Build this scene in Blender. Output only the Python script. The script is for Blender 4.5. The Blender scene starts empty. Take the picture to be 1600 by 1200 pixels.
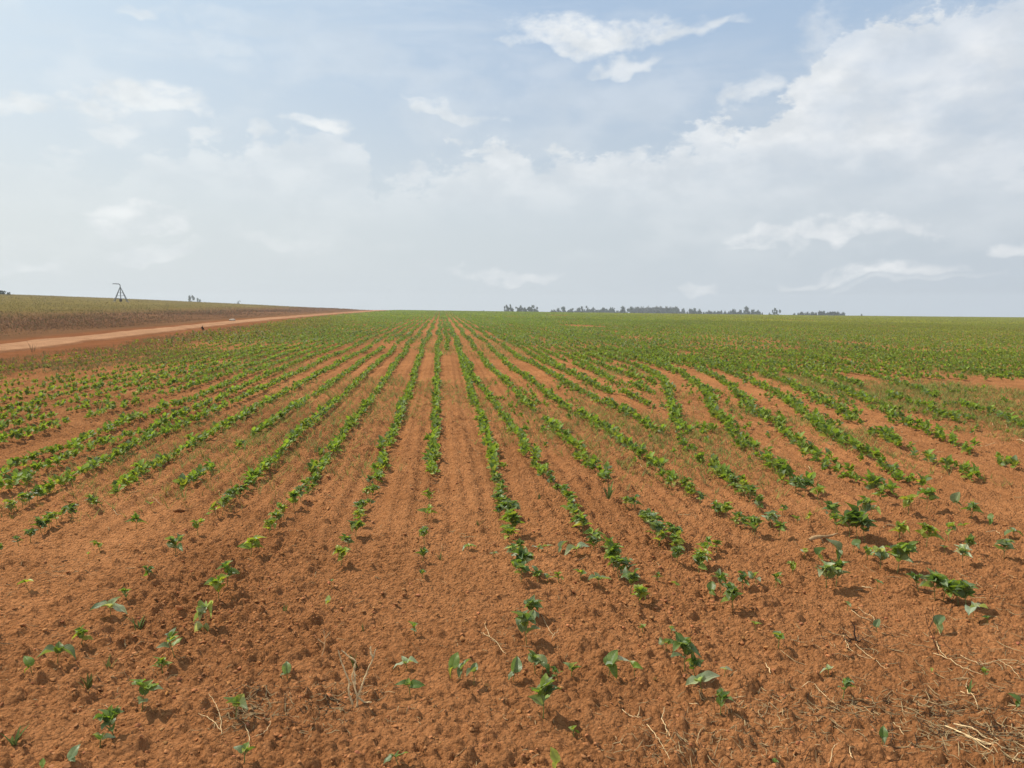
import bpy, math, random
import numpy as np
from mathutils import Vector, Matrix, Euler
R = math.radians
rng = np.random.default_rng(7)
random.seed(7)
S = bpy.context.scene

# ---------------------------------------------------------------- camera
CAM_H, FPX, YAW, HZ = 1.5, 1209.0, R(5.2), 484.0
PITCH = math.atan((600.0 - HZ) / FPX)
cam = bpy.data.cameras.new('camera')
cam.sensor_width = 36.0
cam.lens = 36.0 * FPX / 1600.0
cam.clip_start, cam.clip_end = 0.05, 30000
camo = bpy.data.objects.new('camera', cam)
S.collection.objects.link(camo)
camo.location = (0, 0, CAM_H)
camo.rotation_euler = (math.pi / 2 - PITCH, 0, -YAW)
S.camera = camo

# ---------------------------------------------------------------- exposure, sun, sky
S.view_settings.view_transform = 'Standard'
S.view_settings.look = 'None'
S.view_settings.gamma = 1.0
S.view_settings.exposure = 0.28
SUN_AZ, SUN_EL = R(-53), R(50)
sun = bpy.data.lights.new('sun', 'SUN')
sun.energy, sun.angle, sun.color = 4.0, R(1.1), (1.0, 0.93, 0.81)
suno = bpy.data.objects.new('sun', sun)
S.collection.objects.link(suno)
sdir = Vector((math.sin(SUN_AZ) * math.cos(SUN_EL), math.cos(SUN_AZ) * math.cos(SUN_EL), math.sin(SUN_EL)))
suno.rotation_euler = sdir.to_track_quat('Z', 'Y').to_euler()
suno.location = sdir * 60

FW = np.array([math.sin(YAW) * math.cos(PITCH), math.cos(YAW) * math.cos(PITCH), -math.sin(PITCH)])
RT = np.array([math.cos(YAW), -math.sin(YAW), 0.0])
UP = np.cross(RT, FW)

def ray(px, py):
    px = np.asarray(px, float)[..., None]; py = np.asarray(py, float)[..., None]
    return FW + (px - 800) / FPX * RT - (py - 600) / FPX * UP

def azel(px, py):
    d = ray(px, py); d = d / np.linalg.norm(d)
    return math.atan2(d[0], d[1]), math.asin(d[2])

world = bpy.data.worlds.new('World')
S.world = world
world.use_nodes = True
wt = world.node_tree
wt.nodes.clear()

class NB:
    """small node builder"""
    def __init__(s, t): s.t = t
    def n(s, kind, **kw):
        nd = s.t.nodes.new(kind)
        for k, v in kw.items(): setattr(nd, k, v)
        return nd
    def put(s, sock, v):
        if isinstance(v, bpy.types.NodeSocket): s.t.links.new(v, sock)
        elif v is not None: sock.default_value = v
    def m(s, op, a, b=None, c=None, clamp=False):
        nd = s.n('ShaderNodeMath', operation=op); nd.use_clamp = clamp
        for i, v in enumerate((a, b, c)): s.put(nd.inputs[i], v)
        return nd.outputs[0]
    def ss(s, x, a, b):
        nd = s.n('ShaderNodeMapRange', interpolation_type='SMOOTHSTEP')
        s.put(nd.inputs[0], x); nd.inputs[1].default_value = a; nd.inputs[2].default_value = b
        return nd.outputs[0]
    def lin(s, x, a, b, c, d):
        nd = s.n('ShaderNodeMapRange'); nd.clamp = True
        s.put(nd.inputs[0], x)
        for i, v in enumerate((a, b, c, d)): nd.inputs[i + 1].default_value = v
        return nd.outputs[0]
    def noise(s, vec, scale, detail=4, rough=.55, dist=0., lac=2.0):
        nd = s.n('ShaderNodeTexNoise'); s.put(nd.inputs['Vector'], vec)
        for k, v in (('Scale', scale), ('Detail', detail), ('Roughness', rough), ('Distortion', dist), ('Lacunarity', lac)):
            nd.inputs[k].default_value = v
        return nd.outputs['Fac']
    def mix(s, f, a, b, mode='MIX'):
        nd = s.n('ShaderNodeMix', data_type='RGBA', blend_type=mode)
        s.put(nd.inputs[0], f)
        for i, v in ((6, a), (7, b)):
            if isinstance(v, tuple): v = v + (1.0,) if len(v) == 3 else v
            s.put(nd.inputs[i], v)
        return nd.outputs[2]
    def scale(s, vec, v3):
        nd = s.n('ShaderNodeVectorMath', operation='MULTIPLY')
        s.put(nd.inputs[0], vec); nd.inputs[1].default_value = v3
        return nd.outputs[0]
    def ramp(s, x, pts):
        nd = s.n('ShaderNodeValToRGB'); s.put(nd.inputs[0], x)
        el = nd.color_ramp.elements
        while len(el) < len(pts): el.new(0.5)
        for e, (p, c) in zip(el, pts):
            e.position = p
            e.color = (c, c, c, 1) if not isinstance(c, tuple) else tuple(c) + (1,)
        return nd.outputs[0]

def build_sky():
    b = NB(wt)
    sky = b.n('ShaderNodeTexSky', sky_type='NISHITA')
    sky.sun_disc = False; sky.sun_elevation = SUN_EL; sky.sun_rotation = SUN_AZ
    sky.air_density = 1.1; sky.dust_density = 3.0; sky.ozone_density = 1.5
    tc = b.n('ShaderNodeTexCoord').outputs['Generated']
    sp = b.n('ShaderNodeSeparateXYZ'); wt.links.new(tc, sp.inputs[0])
    x, y, z = sp.outputs
    az = b.m('ARCTAN2', x, y); el = b.m('ARCSINE', z)
    n1 = b.m('SUBTRACT', b.noise(b.scale(tc, (1, 1, 1.3)), 8, 3, .6), .5)
    nA = b.m('SUBTRACT', b.noise(b.scale(tc, (1, 1, 1.9)), 22, 7, .66, .15), .5)
    off = b.n('ShaderNodeVectorMath', operation='ADD'); wt.links.new(tc, off.inputs[0]); off.inputs[1].default_value = (3.1, 1.7, 5.2)
    n2 = b.m('SUBTRACT', b.noise(b.scale(off.outputs[0], (1, 1, 1.3)), 9, 3, .6), .5)
    azw = b.m('ADD', az, b.m('MULTIPLY', n1, .16)); elw = b.m('ADD', el, b.m('MULTIPLY', n2, .105))
    # ---- upper edge of the long cloud bank, as elevation over azimuth
    top = [(-200, 245), (0, 245), (60, 262), (115, 248), (160, 262), (220, 228), (300, 218), (330, 205), (420, 215), (530, 208), (560, 262),
           (590, 300), (650, 265), (740, 228), (860, 236), (950, 232), (1030, 200), (1110, 180), (1180, 185), (1230, 145), (1290, 110),
           (1325, 55), (1350, 12), (1400, -4), (1450, 5), (1520, -10), (1600, -30)]
    A0, A1 = -.75, .8
    pts = []
    for px, py in top:
        a, e = azel(px, py); pts.append(((a - A0) / (A1 - A0), max(0., e) / .8))
    fac = b.m('DIVIDE', b.m('SUBTRACT', azw, A0), A1 - A0)
    topel = b.m('MULTIPLY', b.ramp(fac, pts), .8)
    d = b.m('ADD', b.m('SUBTRACT', topel, elw), b.m('MULTIPLY', nA, .12))
    edge = b.m('ADD', b.m('MULTIPLY', b.ss(d, -.002, .020), .74), b.m('MULTIPLY', b.ss(d, .0, .085), .26))
    soft = b.lin(az, -.35, .45, .60, 1.)
    body = b.ss(el, .06, .22)
    big = b.m('ADD', b.noise(b.scale(tc, (1, 1, 2.2)), 4.2, 3, .6), b.m('MULTIPLY', nA, .25))
    holes = b.lin(big, .38, .56, .38, 1.)
    billow = b.noise(b.scale(off.outputs[0], (1, 1, 1.8)), 15, 4, .58)
    bank = b.m('MULTIPLY', b.m('MULTIPLY', edge, soft), b.m('MULTIPLY', body, holes))
    rim = b.m('MULTIPLY', b.m('MULTIPLY', edge, b.lin(d, .0, .09, 1., .0)), .6)
    bank = b.m('ADD', bank, b.m('MULTIPLY', rim, b.m('MULTIPLY', soft, body)), clamp=True)
    # ---- separate small clouds: centre, half width, half height in pixels of the frame turned into angles
    small = [(210, 345, 46, 22, .95), (240, 388, 60, 12, .55), (1275, 360, 118, 17, .85), (1200, 376, 50, 7, .6), (1400, 423, 58, 12, .85), (1430, 441, 70, 8, .4),
             (1582, 388, 40, 15, .8), (800, 427, 82, 11, .75), (1098, 451, 34, 9, .7), (492, 195, 36, 16, .9), (722, 184, 46, 15, .7),
             (700, 172, 40, 6, .5), (230, 165, 75, 22, .85), (180, 200, 34, 14, .6), (30, 152, 58, 22, .8), (1172, 148, 32, 22, .7), (412, 205, 16, 12, .7), (1270, 416, 34, 5, .5),
             (940, 64, 120, 26, .95), (1050, 60, 95, 10, .75), (860, 82, 70, 12, .8), (985, 105, 62, 9, .7), (1330, 95, 60, 60, .5), (1570, 250, 70, 45, .5), (1450, 60, 130, 40, .35),
             (365, 70, 60, 22, .3), (230, 16, 40, 8, .5), (20, 415, 60, 14, .6), (430, 378, 70, 12, .35), (420, 30, 120, 18, .25)]
    acc = None
    for px, py, wpx, hpx, st in small:
        a, e = azel(px, py)
        da = b.m('MULTIPLY', b.m('SUBTRACT', azw, a), FPX / wpx / 1.12)
        de = b.m('MULTIPLY', b.m('SUBTRACT', elw, e), FPX / hpx / 1.2)
        de = b.m('MAXIMUM', de, b.m('MULTIPLY', de, -1.7))
        r2 = b.m('ADD', b.m('MULTIPLY', da, da), b.m('MULTIPLY', de, de))
        v = b.m('MULTIPLY', b.ss(b.m('MULTIPLY_ADD', nA, -4.2, r2), 1.6, -.25), b.m('MINIMUM', st * 1.12, 1.))
        acc = v if acc is None else b.m('MAXIMUM', acc, v)
    # thin streaks high up
    st = b.noise(b.scale(tc, (1.0, 1.0, 5.0)), 3.6, 5, .62, .4)
    veil = b.m('MULTIPLY', b.ss(st, .46, .74), b.m('MULTIPLY', b.ss(el, .12, .3), .30))
    low = b.m('MULTIPLY', b.m('MULTIPLY', b.ss(big, .44, .62), b.ss(el, .02, .10)), .30)
    dens = b.m('MAXIMUM', b.m('MAXIMUM', bank, acc), b.m('MAXIMUM', veil, low))
    # ---- colours (physical scale: background strength 0.1)
    sunprox = b.lin(az, -.75, .72, 1., 0.)
    hz = b.mix(sunprox, (4.7, 5.3, 5.95), (6.1, 6.6, 6.7))
    base = b.mix(b.lin(el, .0, .55, .97, .42), sky.outputs[0], hz)
    base = b.mix(b.m('MULTIPLY', b.ss(el, .08, .40), .72), base, b.mix(b.lin(az, -.66, .12, 1., 0.), (3.0, 4.3, 6.1), (5.55, 6.85, 7.75)))
    ccol = b.mix(sunprox, (7.0, 7.15, 7.3), (7.05, 7.35, 7.4))
    shade = b.mix(b.ss(billow, .36, .64), (.88, .90, .92), (1.06, 1.055, 1.05))
    ccol = b.mix(1.0, ccol, shade, 'MULTIPLY')
    col = b.mix(b.m('MULTIPLY', dens, .9), base, ccol)
    bg = b.n('ShaderNodeBackground'); wt.links.new(col, bg.inputs[0]); bg.inputs[1].default_value = .1
    out = b.n('ShaderNodeOutputWorld'); wt.links.new(bg.outputs[0], out.inputs[0])
build_sky()

# ---------------------------------------------------------------- terrain
_sy = np.arange(-200, 12000, 2.0)
_sl = np.interp(_sy, [-200, 230, 400, 900, 1100, 12000], [.0045, .0045, -.03, -.03, -.015, -.015])
_zy = np.concatenate([[0], np.cumsum((_sl[1:] + _sl[:-1]) * .5 * 2.0)])
_zy -= np.interp(0, _sy, _zy)

def smooth(a, b, x):
    t = np.clip((x - a) / (b - a), 0, 1); return t * t * (3 - 2 * t)

def H(x, y):
    """large terrain shape: a field falling gently to the right, a rise on the left beyond the track"""
    x = np.asarray(x, float); y = np.asarray(y, float)
    z = np.interp(y, _sy, _zy) - .0136 * 300 * np.tanh(x / 300)
    l = np.clip(-x - 22, 0, None)
    z = z + .040 * 130 * np.tanh(np.where(l < 16, l * l / 32, l - 8) / 130)
    return z

def at(px, py):
    """ground point under a place of the photograph (near ground only)"""
    d = ray(px, py)
    t = CAM_H / np.maximum(-d[..., 2], 1e-3)
    for _ in range(60):
        p = d * t[..., None]
        t = .5 * t + .5 * np.maximum((CAM_H - H(p[..., 0], p[..., 1])) / np.maximum(-d[..., 2], 1e-3), .1)
    p = d * t[..., None]
    return p[..., 0], p[..., 1]

def ongo(px, dist):
    """ground point in the direction of column px at a distance"""
    d = ray(px, HZ); d = d / math.hypot(d[0], d[1]) * dist
    return float(d[0]), float(d[1])

def hash2(i, j, k):
    h = (i.astype(np.int64) * 374761393 + j.astype(np.int64) * 668265263 + k * 2147483647) & 0xffffffff
    h = ((h ^ (h >> 13)) * 1274126177) & 0xffffffff
    h = ((h ^ (h >> 16)) * 2246822519) & 0xffffffff
    return ((h ^ (h >> 15)) & 0xffffff) / float(0xffffff)

def vnoise(x, y, k=0):
    i = np.floor(x); j = np.floor(y); u = x - i; v = y - j
    u = u * u * (3 - 2 * u); v = v * v * (3 - 2 * v)
    a = hash2(i, j, k); b = hash2(i + 1, j, k); c = hash2(i, j + 1, k); d = hash2(i + 1, j + 1, k)
    return (a * (1 - u) + b * u) * (1 - v) + (c * (1 - u) + d * u) * v

def fbm(x, y, k=0, o=4):
    s = 0; a = .5; t = 0
    for q in range(o):
        s = s + a * vnoise(x * 2 ** q, y * 2 ** q, k + q * 17); t += a; a *= .5
    return s / t

def lumps(x, y, cell, k, keep=.6):
    """rounded clods: one per cell, of random size, position and squash"""
    gx = x / cell; gy = y / cell; i0 = np.floor(gx); j0 = np.floor(gy); out = np.zeros_like(x)
    for di in (-1, 0, 1):
        for dj in (-1, 0, 1):
            i = i0 + di; j = j0 + dj
            cx = i + hash2(i, j, k); cy = j + hash2(i, j, k + 1); r = .25 + .55 * hash2(i, j, k + 2)
            on = hash2(i, j, k + 3) < keep
            an = hash2(i, j, k + 4) * 6.28; ca = np.cos(an); sa = np.sin(an)
            dx = gx - cx; dy = gy - cy
            u = (dx * ca + dy * sa) / r; v = (-dx * sa + dy * ca) / (r * (.55 + .4 * hash2(i, j, k + 5)))
            q = np.clip(1 - u * u - v * v, 0, 1)
            out = np.maximum(out, np.where(on, np.sqrt(q) * r * (.35 + .65 * hash2(i, j, k + 6)), 0))
    return out * cell

def soil(x, y):
    """small relief of the tilled soil"""
    x = np.atleast_1d(x); y = np.atleast_1d(y); d = np.hypot(x, y)
    if (d > 46).any() and (d < 46).any():
        o = np.zeros_like(x); q = d < 46; o[q] = soil(x[q], y[q]); return o
    near = smooth(45, 14, d); fine = smooth(22, 8, d)
    wx = x + .03 * (fbm(x * 9, y * 9, 5, 2) - .5); wy = y + .03 * (fbm(x * 9, y * 9, 9, 2) - .5)
    L2 = np.zeros_like(x); L3 = np.zeros_like(x); q = d < 22
    L2[q] = lumps(wx[q], wy[q], .050, 60, .36) * fine[q]; L3[q] = lumps(wx[q], wy[q], .030, 80, .8) * fine[q]
    rough = .35 + 1.1 * fbm(x * .8, y * .5, 31, 3)
    track = np.exp(-((x + .55) / .13) ** 2) + np.exp(-((x + 2.15) / .16) ** 2) + np.exp(-((x - .42) / .1) ** 2) * .5
    rough = rough * (1 - .65 * np.clip(track, 0, 1) * smooth(3.5, 6, y))
    fu = np.abs(((x - .06 * np.sin(y * .4) - .36 * .52) / .52) % 1 - .5) * 2
    lines = (np.cos(x * 6.2832 / .13 + 1.5 * fbm(x * 0 + 2, y * .3, 8, 2)) * .010 + .032 * (fu - .5)) * smooth(3.6, 6.5, y) * (.4 + fbm(x * .6, y * .2, 93, 2))
    z = lines + .05 * (fbm(x * .7, y * .45, 3, 3) - .5) + .02 * (fbm(x * 3, y * 3, 11, 3) - .5) - .018 * track * smooth(3.5, 6, y)
    z = z + rough * (.55 * lumps(wx, wy, .10, 40, .16) + .75 * L2 + 1.2 * L3 + .022 * (fbm(x * 20, y * 20, 21, 3) - .5))
    return z * near * np.where(x > -10.5, 1, np.exp(-(np.clip(-10.5 - x, 0, None)) * 1.5))

def G(x, y): return H(x, y) + soil(np.asarray(x, float), np.asarray(y, float))

# ---------------------------------------------------------------- helpers
def tag(o, label=None, cat=None, group=None, kind=None):
    for k, v in (('label', label), ('category', cat), ('group', group), ('kind', kind)):
        if v: o[k] = v
    return o

def link(name, me, parent=None, mat=None):
    o = bpy.data.objects.new(name, me); S.collection.objects.link(o)
    if parent is not None: o.parent = parent
    if mat is not None and me is not None and len(me.materials) == 0: me.materials.append(mat)
    return o

def npmesh(name, v, f, smooth_=True, attrs=None, uv=None):
    """v (n,3), f (m,k) -> mesh; attrs: dict name -> (n,3) colour"""
    me = bpy.data.meshes.new(name)
    v = np.ascontiguousarray(v, np.float32); f = np.ascontiguousarray(f, np.int32)
    m, k = f.shape
    me.vertices.add(len(v)); me.vertices.foreach_set('co', v.ravel())
    me.loops.add(m * k); me.loops.foreach_set('vertex_index', f.ravel())
    me.polygons.add(m); me.polygons.foreach_set('loop_start', np.arange(0, m * k, k, dtype=np.int32))
    if smooth_: me.polygons.foreach_set('use_smooth', np.ones(m, bool))
    me.update(calc_edges=True)
    for nm, c in (attrs or {}).items():
        at_ = me.attributes.new(nm, 'FLOAT_COLOR', 'POINT')
        at_.data.foreach_set('color', np.c_[c, np.ones(len(c))].astype(np.float32).ravel())
    if uv is not None:
        u = me.uv_layers.new(name='uv'); u.data.foreach_set('uv', uv[f.ravel()].astype(np.float32).ravel())
    return me

def rotz(a):
    c, s = np.cos(a), np.sin(a); z = np.zeros_like(c); o = np.ones_like(c)
    return np.stack([np.stack([c, -s, z], -1), np.stack([s, c, z], -1), np.stack([z, z, o], -1)], -2)

def tube(path, radii, n=6):
    """tapered tube along a polyline -> v, quad f"""
    P = np.asarray(path, float); r = np.broadcast_to(np.asarray(radii, float), (len(P),))
    T = np.gradient(P, axis=0); T /= np.maximum(np.linalg.norm(T, axis=1, keepdims=True), 1e-9)
    ref = np.array([0, 0, 1.]) if abs(T[:, 2]).mean() < .8 else np.array([1., 0, 0])
    A = np.cross(T, ref); A /= np.maximum(np.linalg.norm(A, axis=1, keepdims=True), 1e-9); B = np.cross(T, A)
    an = np.arange(n) / n * 2 * math.pi
    v = P[:, None] + r[:, None, None] * (np.cos(an)[None, :, None] * A[:, None] + np.sin(an)[None, :, None] * B[:, None])
    i = np.arange(len(P) - 1)[:, None] * n; j = np.arange(n)[None]; j2 = (j + 1) % n
    f = np.stack([i + j, i + j2, i + n + j2, i + n + j], -1).reshape(-1, 4)
    return v.reshape(-1, 3), f

def merge(parts):
    V, F, o = [], [], 0
    for v, f in parts: V.append(v); F.append(f + o); o += len(v)
    return np.concatenate(V), np.concatenate(F)

def mat(name):
    m = bpy.data.materials.new(name); m.use_nodes = True
    m.node_tree.nodes.clear()
    return m, NB(m.node_tree)

def finish(m, b, shader, disp=None):
    o = b.n('ShaderNodeOutputMaterial'); m.node_tree.links.new(shader, o.inputs[0]); return m

def principled(b, col, rough=.8, spec=.3, normal=None):
    p = b.n('ShaderNodeBsdfPrincipled')
    if isinstance(col, tuple): col = tuple(col) + (1.,)
    b.put(p.inputs['Base Color'], col); b.put(p.inputs['Roughness'], rough); p.inputs['Specular IOR Level'].default_value = spec
    if normal is not None: b.put(p.inputs['Normal'], normal)
    return p.outputs[0]

def simple_mat(name, col, rough=.7, var=.25, sc=30, spec=.3):
    m, b = mat(name)
    tc = b.n('ShaderNodeTexCoord').outputs['Object']
    n = b.noise(tc, sc, 5, .6)
    c = b.mix(b.ss(n, .3, .7), tuple(x * (1 - var) for x in col), tuple(min(1, x * (1 + var)) for x in col))
    return finish(m, b, principled(b, c, rough, spec))

# ---------------------------------------------------------------- materials
def soil_material():
    m, b = mat('soil')
    geo = b.n('ShaderNodeNewGeometry').outputs['Position']
    at_ = b.n('ShaderNodeAttribute'); at_.attribute_name = 'tone'
    n1 = b.noise(geo, 1.3, 5, .6); n2 = b.noise(geo, 28, 6, .65); n3 = b.noise(geo, 160, 3, .6)
    c = b.mix(b.ss(n2, .28, .72), (.74, .72, .70), (1.2, 1.21, 1.23))
    c = b.mix(1., at_.outputs['Color'], c, 'MULTIPLY')
    c = b.mix(1., c, b.mix(b.ss(n1, .3, .7), (.88, .86, .84), (1.1, 1.1, 1.1)), 'MULTIPLY')
    c = b.mix(b.m('MULTIPLY', b.ss(n3, .66, .80), .5), c, (.55, .33, .19))
    c = b.mix(b.m('MULTIPLY', b.ss(n3, .36, .26), .45), c, (.15, .052, .022))
    bump = b.n('ShaderNodeBump'); bump.inputs['Strength'].default_value = 1.; bump.inputs['Distance'].default_value = .024
    vo = b.n('ShaderNodeTexVoronoi'); vo.inputs['Scale'].default_value = 62; b.put(vo.inputs['Vector'], geo)
    hgt = b.m('SUBTRACT', b.noise(geo, 70, 5, .68), b.m('MULTIPLY', vo.outputs['Distance'], .7))
    b.put(bump.inputs['Height'], hgt)
    return finish(m, b, principled(b, c, 1., .0, bump.outputs[0]))

def leaf_material(name, obj_colour, rough=.45, trans=.40, veins=False, spec=.5):
    m, b = mat(name)
    if obj_colour: col = b.n('ShaderNodeObjectInfo').outputs['Color']
    else:
        a = b.n('ShaderNodeAttribute'); a.attribute_name = 'tint'; col = a.outputs['Color']
    geo = b.n('ShaderNodeNewGeometry')
    n = b.noise(geo.outputs['Position'], 60, 4, .6)
    c = b.mix(1., col, b.mix(b.ss(n, .3, .7), (.82, .84, .8), (1.16, 1.14, 1.2)), 'MULTIPLY')
    norm = None
    if veins:
        uv = b.n('ShaderNodeUVMap'); s = b.n('ShaderNodeSeparateXYZ'); m.node_tree.links.new(uv.outputs[0], s.inputs[0])
        u = b.m('ABSOLUTE', b.m('SUBTRACT', s.outputs[0], .5))
        mid = b.ss(u, .035, .008)
        w = b.m('FRACT', b.m('MULTIPLY', b.m('SUBTRACT', s.outputs[1], b.m('MULTIPLY', u, .9)), 6.5))
        side = b.m('MULTIPLY', b.ss(b.m('ABSOLUTE', b.m('SUBTRACT', w, .5)), .09, .02), .55)
        v = b.m('MAXIMUM', mid, side)
        c = b.mix(b.m('MULTIPLY', v, .55), c, (.19, .25, .09))
        bp = b.n('ShaderNodeBump'); bp.inputs['Strength'].default_value = .5; bp.inputs['Distance'].default_value = .002
        b.put(bp.inputs['Height'], b.m('SUBTRACT', b.m('MULTIPLY', n, .6), v)); norm = bp.outputs[0]
    back = b.mix(.35, c, (.20, .25, .14))
    c2 = b.mix(geo.outputs['Backfacing'], c, back)
    p = principled(b, c2, rough, spec, norm)
    t = b.n('ShaderNodeBsdfTranslucent'); b.put(t.inputs[0], b.mix(1., c, (1.5, 1.5, .55), 'MULTIPLY'))
    mx = b.n('ShaderNodeMixShader'); mx.inputs[0].default_value = trans
    m.node_tree.links.new(p, mx.inputs[1]); m.node_tree.links.new(t.outputs[0], mx.inputs[2])
    return finish(m, b, mx.outputs[0])

def tint_material(name, rough=.85, trans=0.):
    m, b = mat(name)
    a = b.n('ShaderNodeAttribute'); a.attribute_name = 'tint'
    geo = b.n('ShaderNodeNewGeometry').outputs['Position']
    c = b.mix(1., a.outputs['Color'], b.mix(b.ss(b.noise(geo, 45, 3, .6), .3, .7), (.82, .82, .82), (1.15, 1.15, 1.15)), 'MULTIPLY')
    p = principled(b, c, rough, .06)
    if trans:
        t = b.n('ShaderNodeBsdfTranslucent'); b.put(t.inputs[0], c)
        mx = b.n('ShaderNodeMixShader'); mx.inputs[0].default_value = trans
        m.node_tree.links.new(p, mx.inputs[1]); m.node_tree.links.new(t.outputs[0], mx.inputs[2]); p = mx.outputs[0]
    return finish(m, b, p)

M_soil = soil_material()
M_leaf = leaf_material('bean_leaf', True, veins=True)
M_stem = simple_mat('bean_stem', (.16, .19, .05), .6, .3, 200)
M_crop = leaf_material('crop_leaf', False, .55, .42, False, .25)
M_grass = tint_material('grass_blade', .8, .3)
M_clod = tint_material('clod', .95)
M_straw = simple_mat('straw', (.64, .45, .23), .75, .35, 60)
M_litter = tint_material('litter', .8)
M_dark = simple_mat('dead_root', (.055, .028, .016), .9, .4, 60)
M_steel = simple_mat('galvanised_steel', (.16, .17, .18), .55, .2, 3)
M_bark = simple_mat('bark', (.16, .13, .10), .9, .3, 2)
M_crown = tint_material('tree_leaf', .7, .25)
M_stone = simple_mat('pale_stone', (.5, .42, .33), .9, .2, 20)

# ---------------------------------------------------------------- ground
SOILC = np.array([.388, .169, .067])
def road_c(y): return np.interp(y, [-20, 24.5, 37, 73, 122, 250, 345], [-11.2, -13.5, -14.5, -16.9, -18.0, -18.4, -18.2])
def ground_tone(x, y):
    n = fbm(x * .35, y * .2, 71, 4)[:, None]; n2 = fbm(x * .06, y * .03, 90, 4)
    c = SOILC * (.76 + .40 * n) * (1.10 - .22 * (fbm(x * .8, y * .5, 31, 3)[:, None] - .3))
    warm = fbm(x * .9, y * .9, 55, 3)[:, None]
    c = c * (1 + .10 * (warm - .5) * np.array([[1., 1.3, 1.5]]))
    # strip of dead grass beyond the track, then olive pasture, then ploughed beyond
    edge = -(38 + 9 * (n2 - .5) + .05 * np.clip(y - 60, 0, None))
    hill = smooth(-1.7, -3.2, x - road_c(y) + 1.2 * (fbm(x * .5, y * .12, 12, 3) - .5))[:, None]
    brown = np.array([.19, .098, .048]) * (.7 + .6 * fbm(x * .25, y * .08, 33, 4)[:, None])
    olive = np.array([.185, .140, .040]) * (.75 + .5 * fbm(x * .10, y * .04, 37, 4)[:, None])
    pat = smooth(7, -7, x - edge)[:, None]
    vg = (smooth(5.5, 2.2, np.abs(x - road_c(y)) + .9 * (fbm(x * .8, y * .4, 19, 3) - .5)) * .75)[:, None]
    c = c * (1 - vg) + vg * np.array([.215, .082, .036])
    c = c * (1 - hill) + hill * (brown * (1 - pat) + olive * pat)
    far = smooth(45, 150, y)[:, None] * (1 - hill)
    c = c * (1 - .6 * far) + .6 * far * np.array([.12, .115, .035])
    return c

def build_ground():
    r1 = np.concatenate([np.arange(1.2, 6.0, .0095), 6.0 * np.exp(np.arange(0, math.log(45 / 6.0), 0.0033)), 45 * np.exp(np.arange(0, math.log(1150 / 45), .022))])
    an = np.concatenate([np.linspace(-95, -44, 60)[:-1], np.linspace(-44, 52, 850), np.linspace(52, 95, 50)[1:]])
    an = np.radians(an)
    RR, AA = np.meshgrid(r1, an, indexing='ij')
    x = (RR * np.sin(AA)).ravel(); y = (RR * np.cos(AA) - .9).ravel()
    z = G(x, y)
    nr, na = len(r1), len(an)
    i = np.arange(nr - 1)[:, None] * na; j = np.arange(na - 1)[None]
    f = np.stack([i + j, i + na + j, i + na + j + 1, i + j + 1], -1).reshape(-1, 4)
    me = npmesh('ground', np.c_[x, y, z], f[:, ::-1], True, {'tone': ground_tone(x, y)})
    o = link('ground', me, None, M_soil); o['kind'] = 'structure'
build_ground()

def build_road():
    ys = np.concatenate([np.arange(-20, 60, .25), np.arange(60, 345, 1.)])
    w = np.interp(ys, [20, 75, 140], [1.05, 1.3, 1.7])
    L = road_c(ys) - w + .9 * (fbm(ys * .45, ys * 0, 5, 4) - .5); Rr = road_c(ys) + w + .9 * (fbm(ys * .5, ys * 0 + 9, 8, 4) - .5)
    t = np.linspace(0, 1, 17)
    x = L[:, None] * (1 - t) + Rr[:, None] * t; y = np.repeat(ys[:, None], 17, 1)
    rut = -.05 * (np.exp(-((t - .27) / .09) ** 2) + np.exp(-((t - .73) / .09) ** 2))
    z = H(x, y) + np.interp(t, [0, .08, .92, 1], [-.03, .06, .06, -.03])[None] + rut[None] + .02 * (fbm(x * 1.3, y * .6, 4, 3) - .5)
    cr = np.exp(-((t - .5) / .12) ** 2)[None, :, None]
    tone = np.array([.46, .25, .135]) * (.9 + .22 * fbm(x * .8, y * .25, 44, 3)[..., None]) * (1 - .12 * cr * fbm(x * 0 + 3, y * .2, 14, 2)[..., None])
    far = smooth(60, 130, y)[..., None]
    eg = (smooth(.0, .16, t) * smooth(1., .84, t))[None, :, None]
    tone = tone * eg + (1 - eg) * np.array([.27, .115, .05])
    tone = tone * (1 - .35 * far) + .35 * far * np.array([.28, .11, .055])
    n = 17; i = np.arange(len(ys) - 1)[:, None] * n; j = np.arange(n - 1)[None]
    f = np.stack([i + j, i + j + 1, i + n + j + 1, i + n + j], -1).reshape(-1, 4)
    me = npmesh('dirt_road', np.stack([x, y, z], -1).reshape(-1, 3), f, True, {'tone': tone.reshape(-1, 3)})
    o = link('dirt_road', me, None, M_soil); o['kind'] = 'structure'
build_road()
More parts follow.
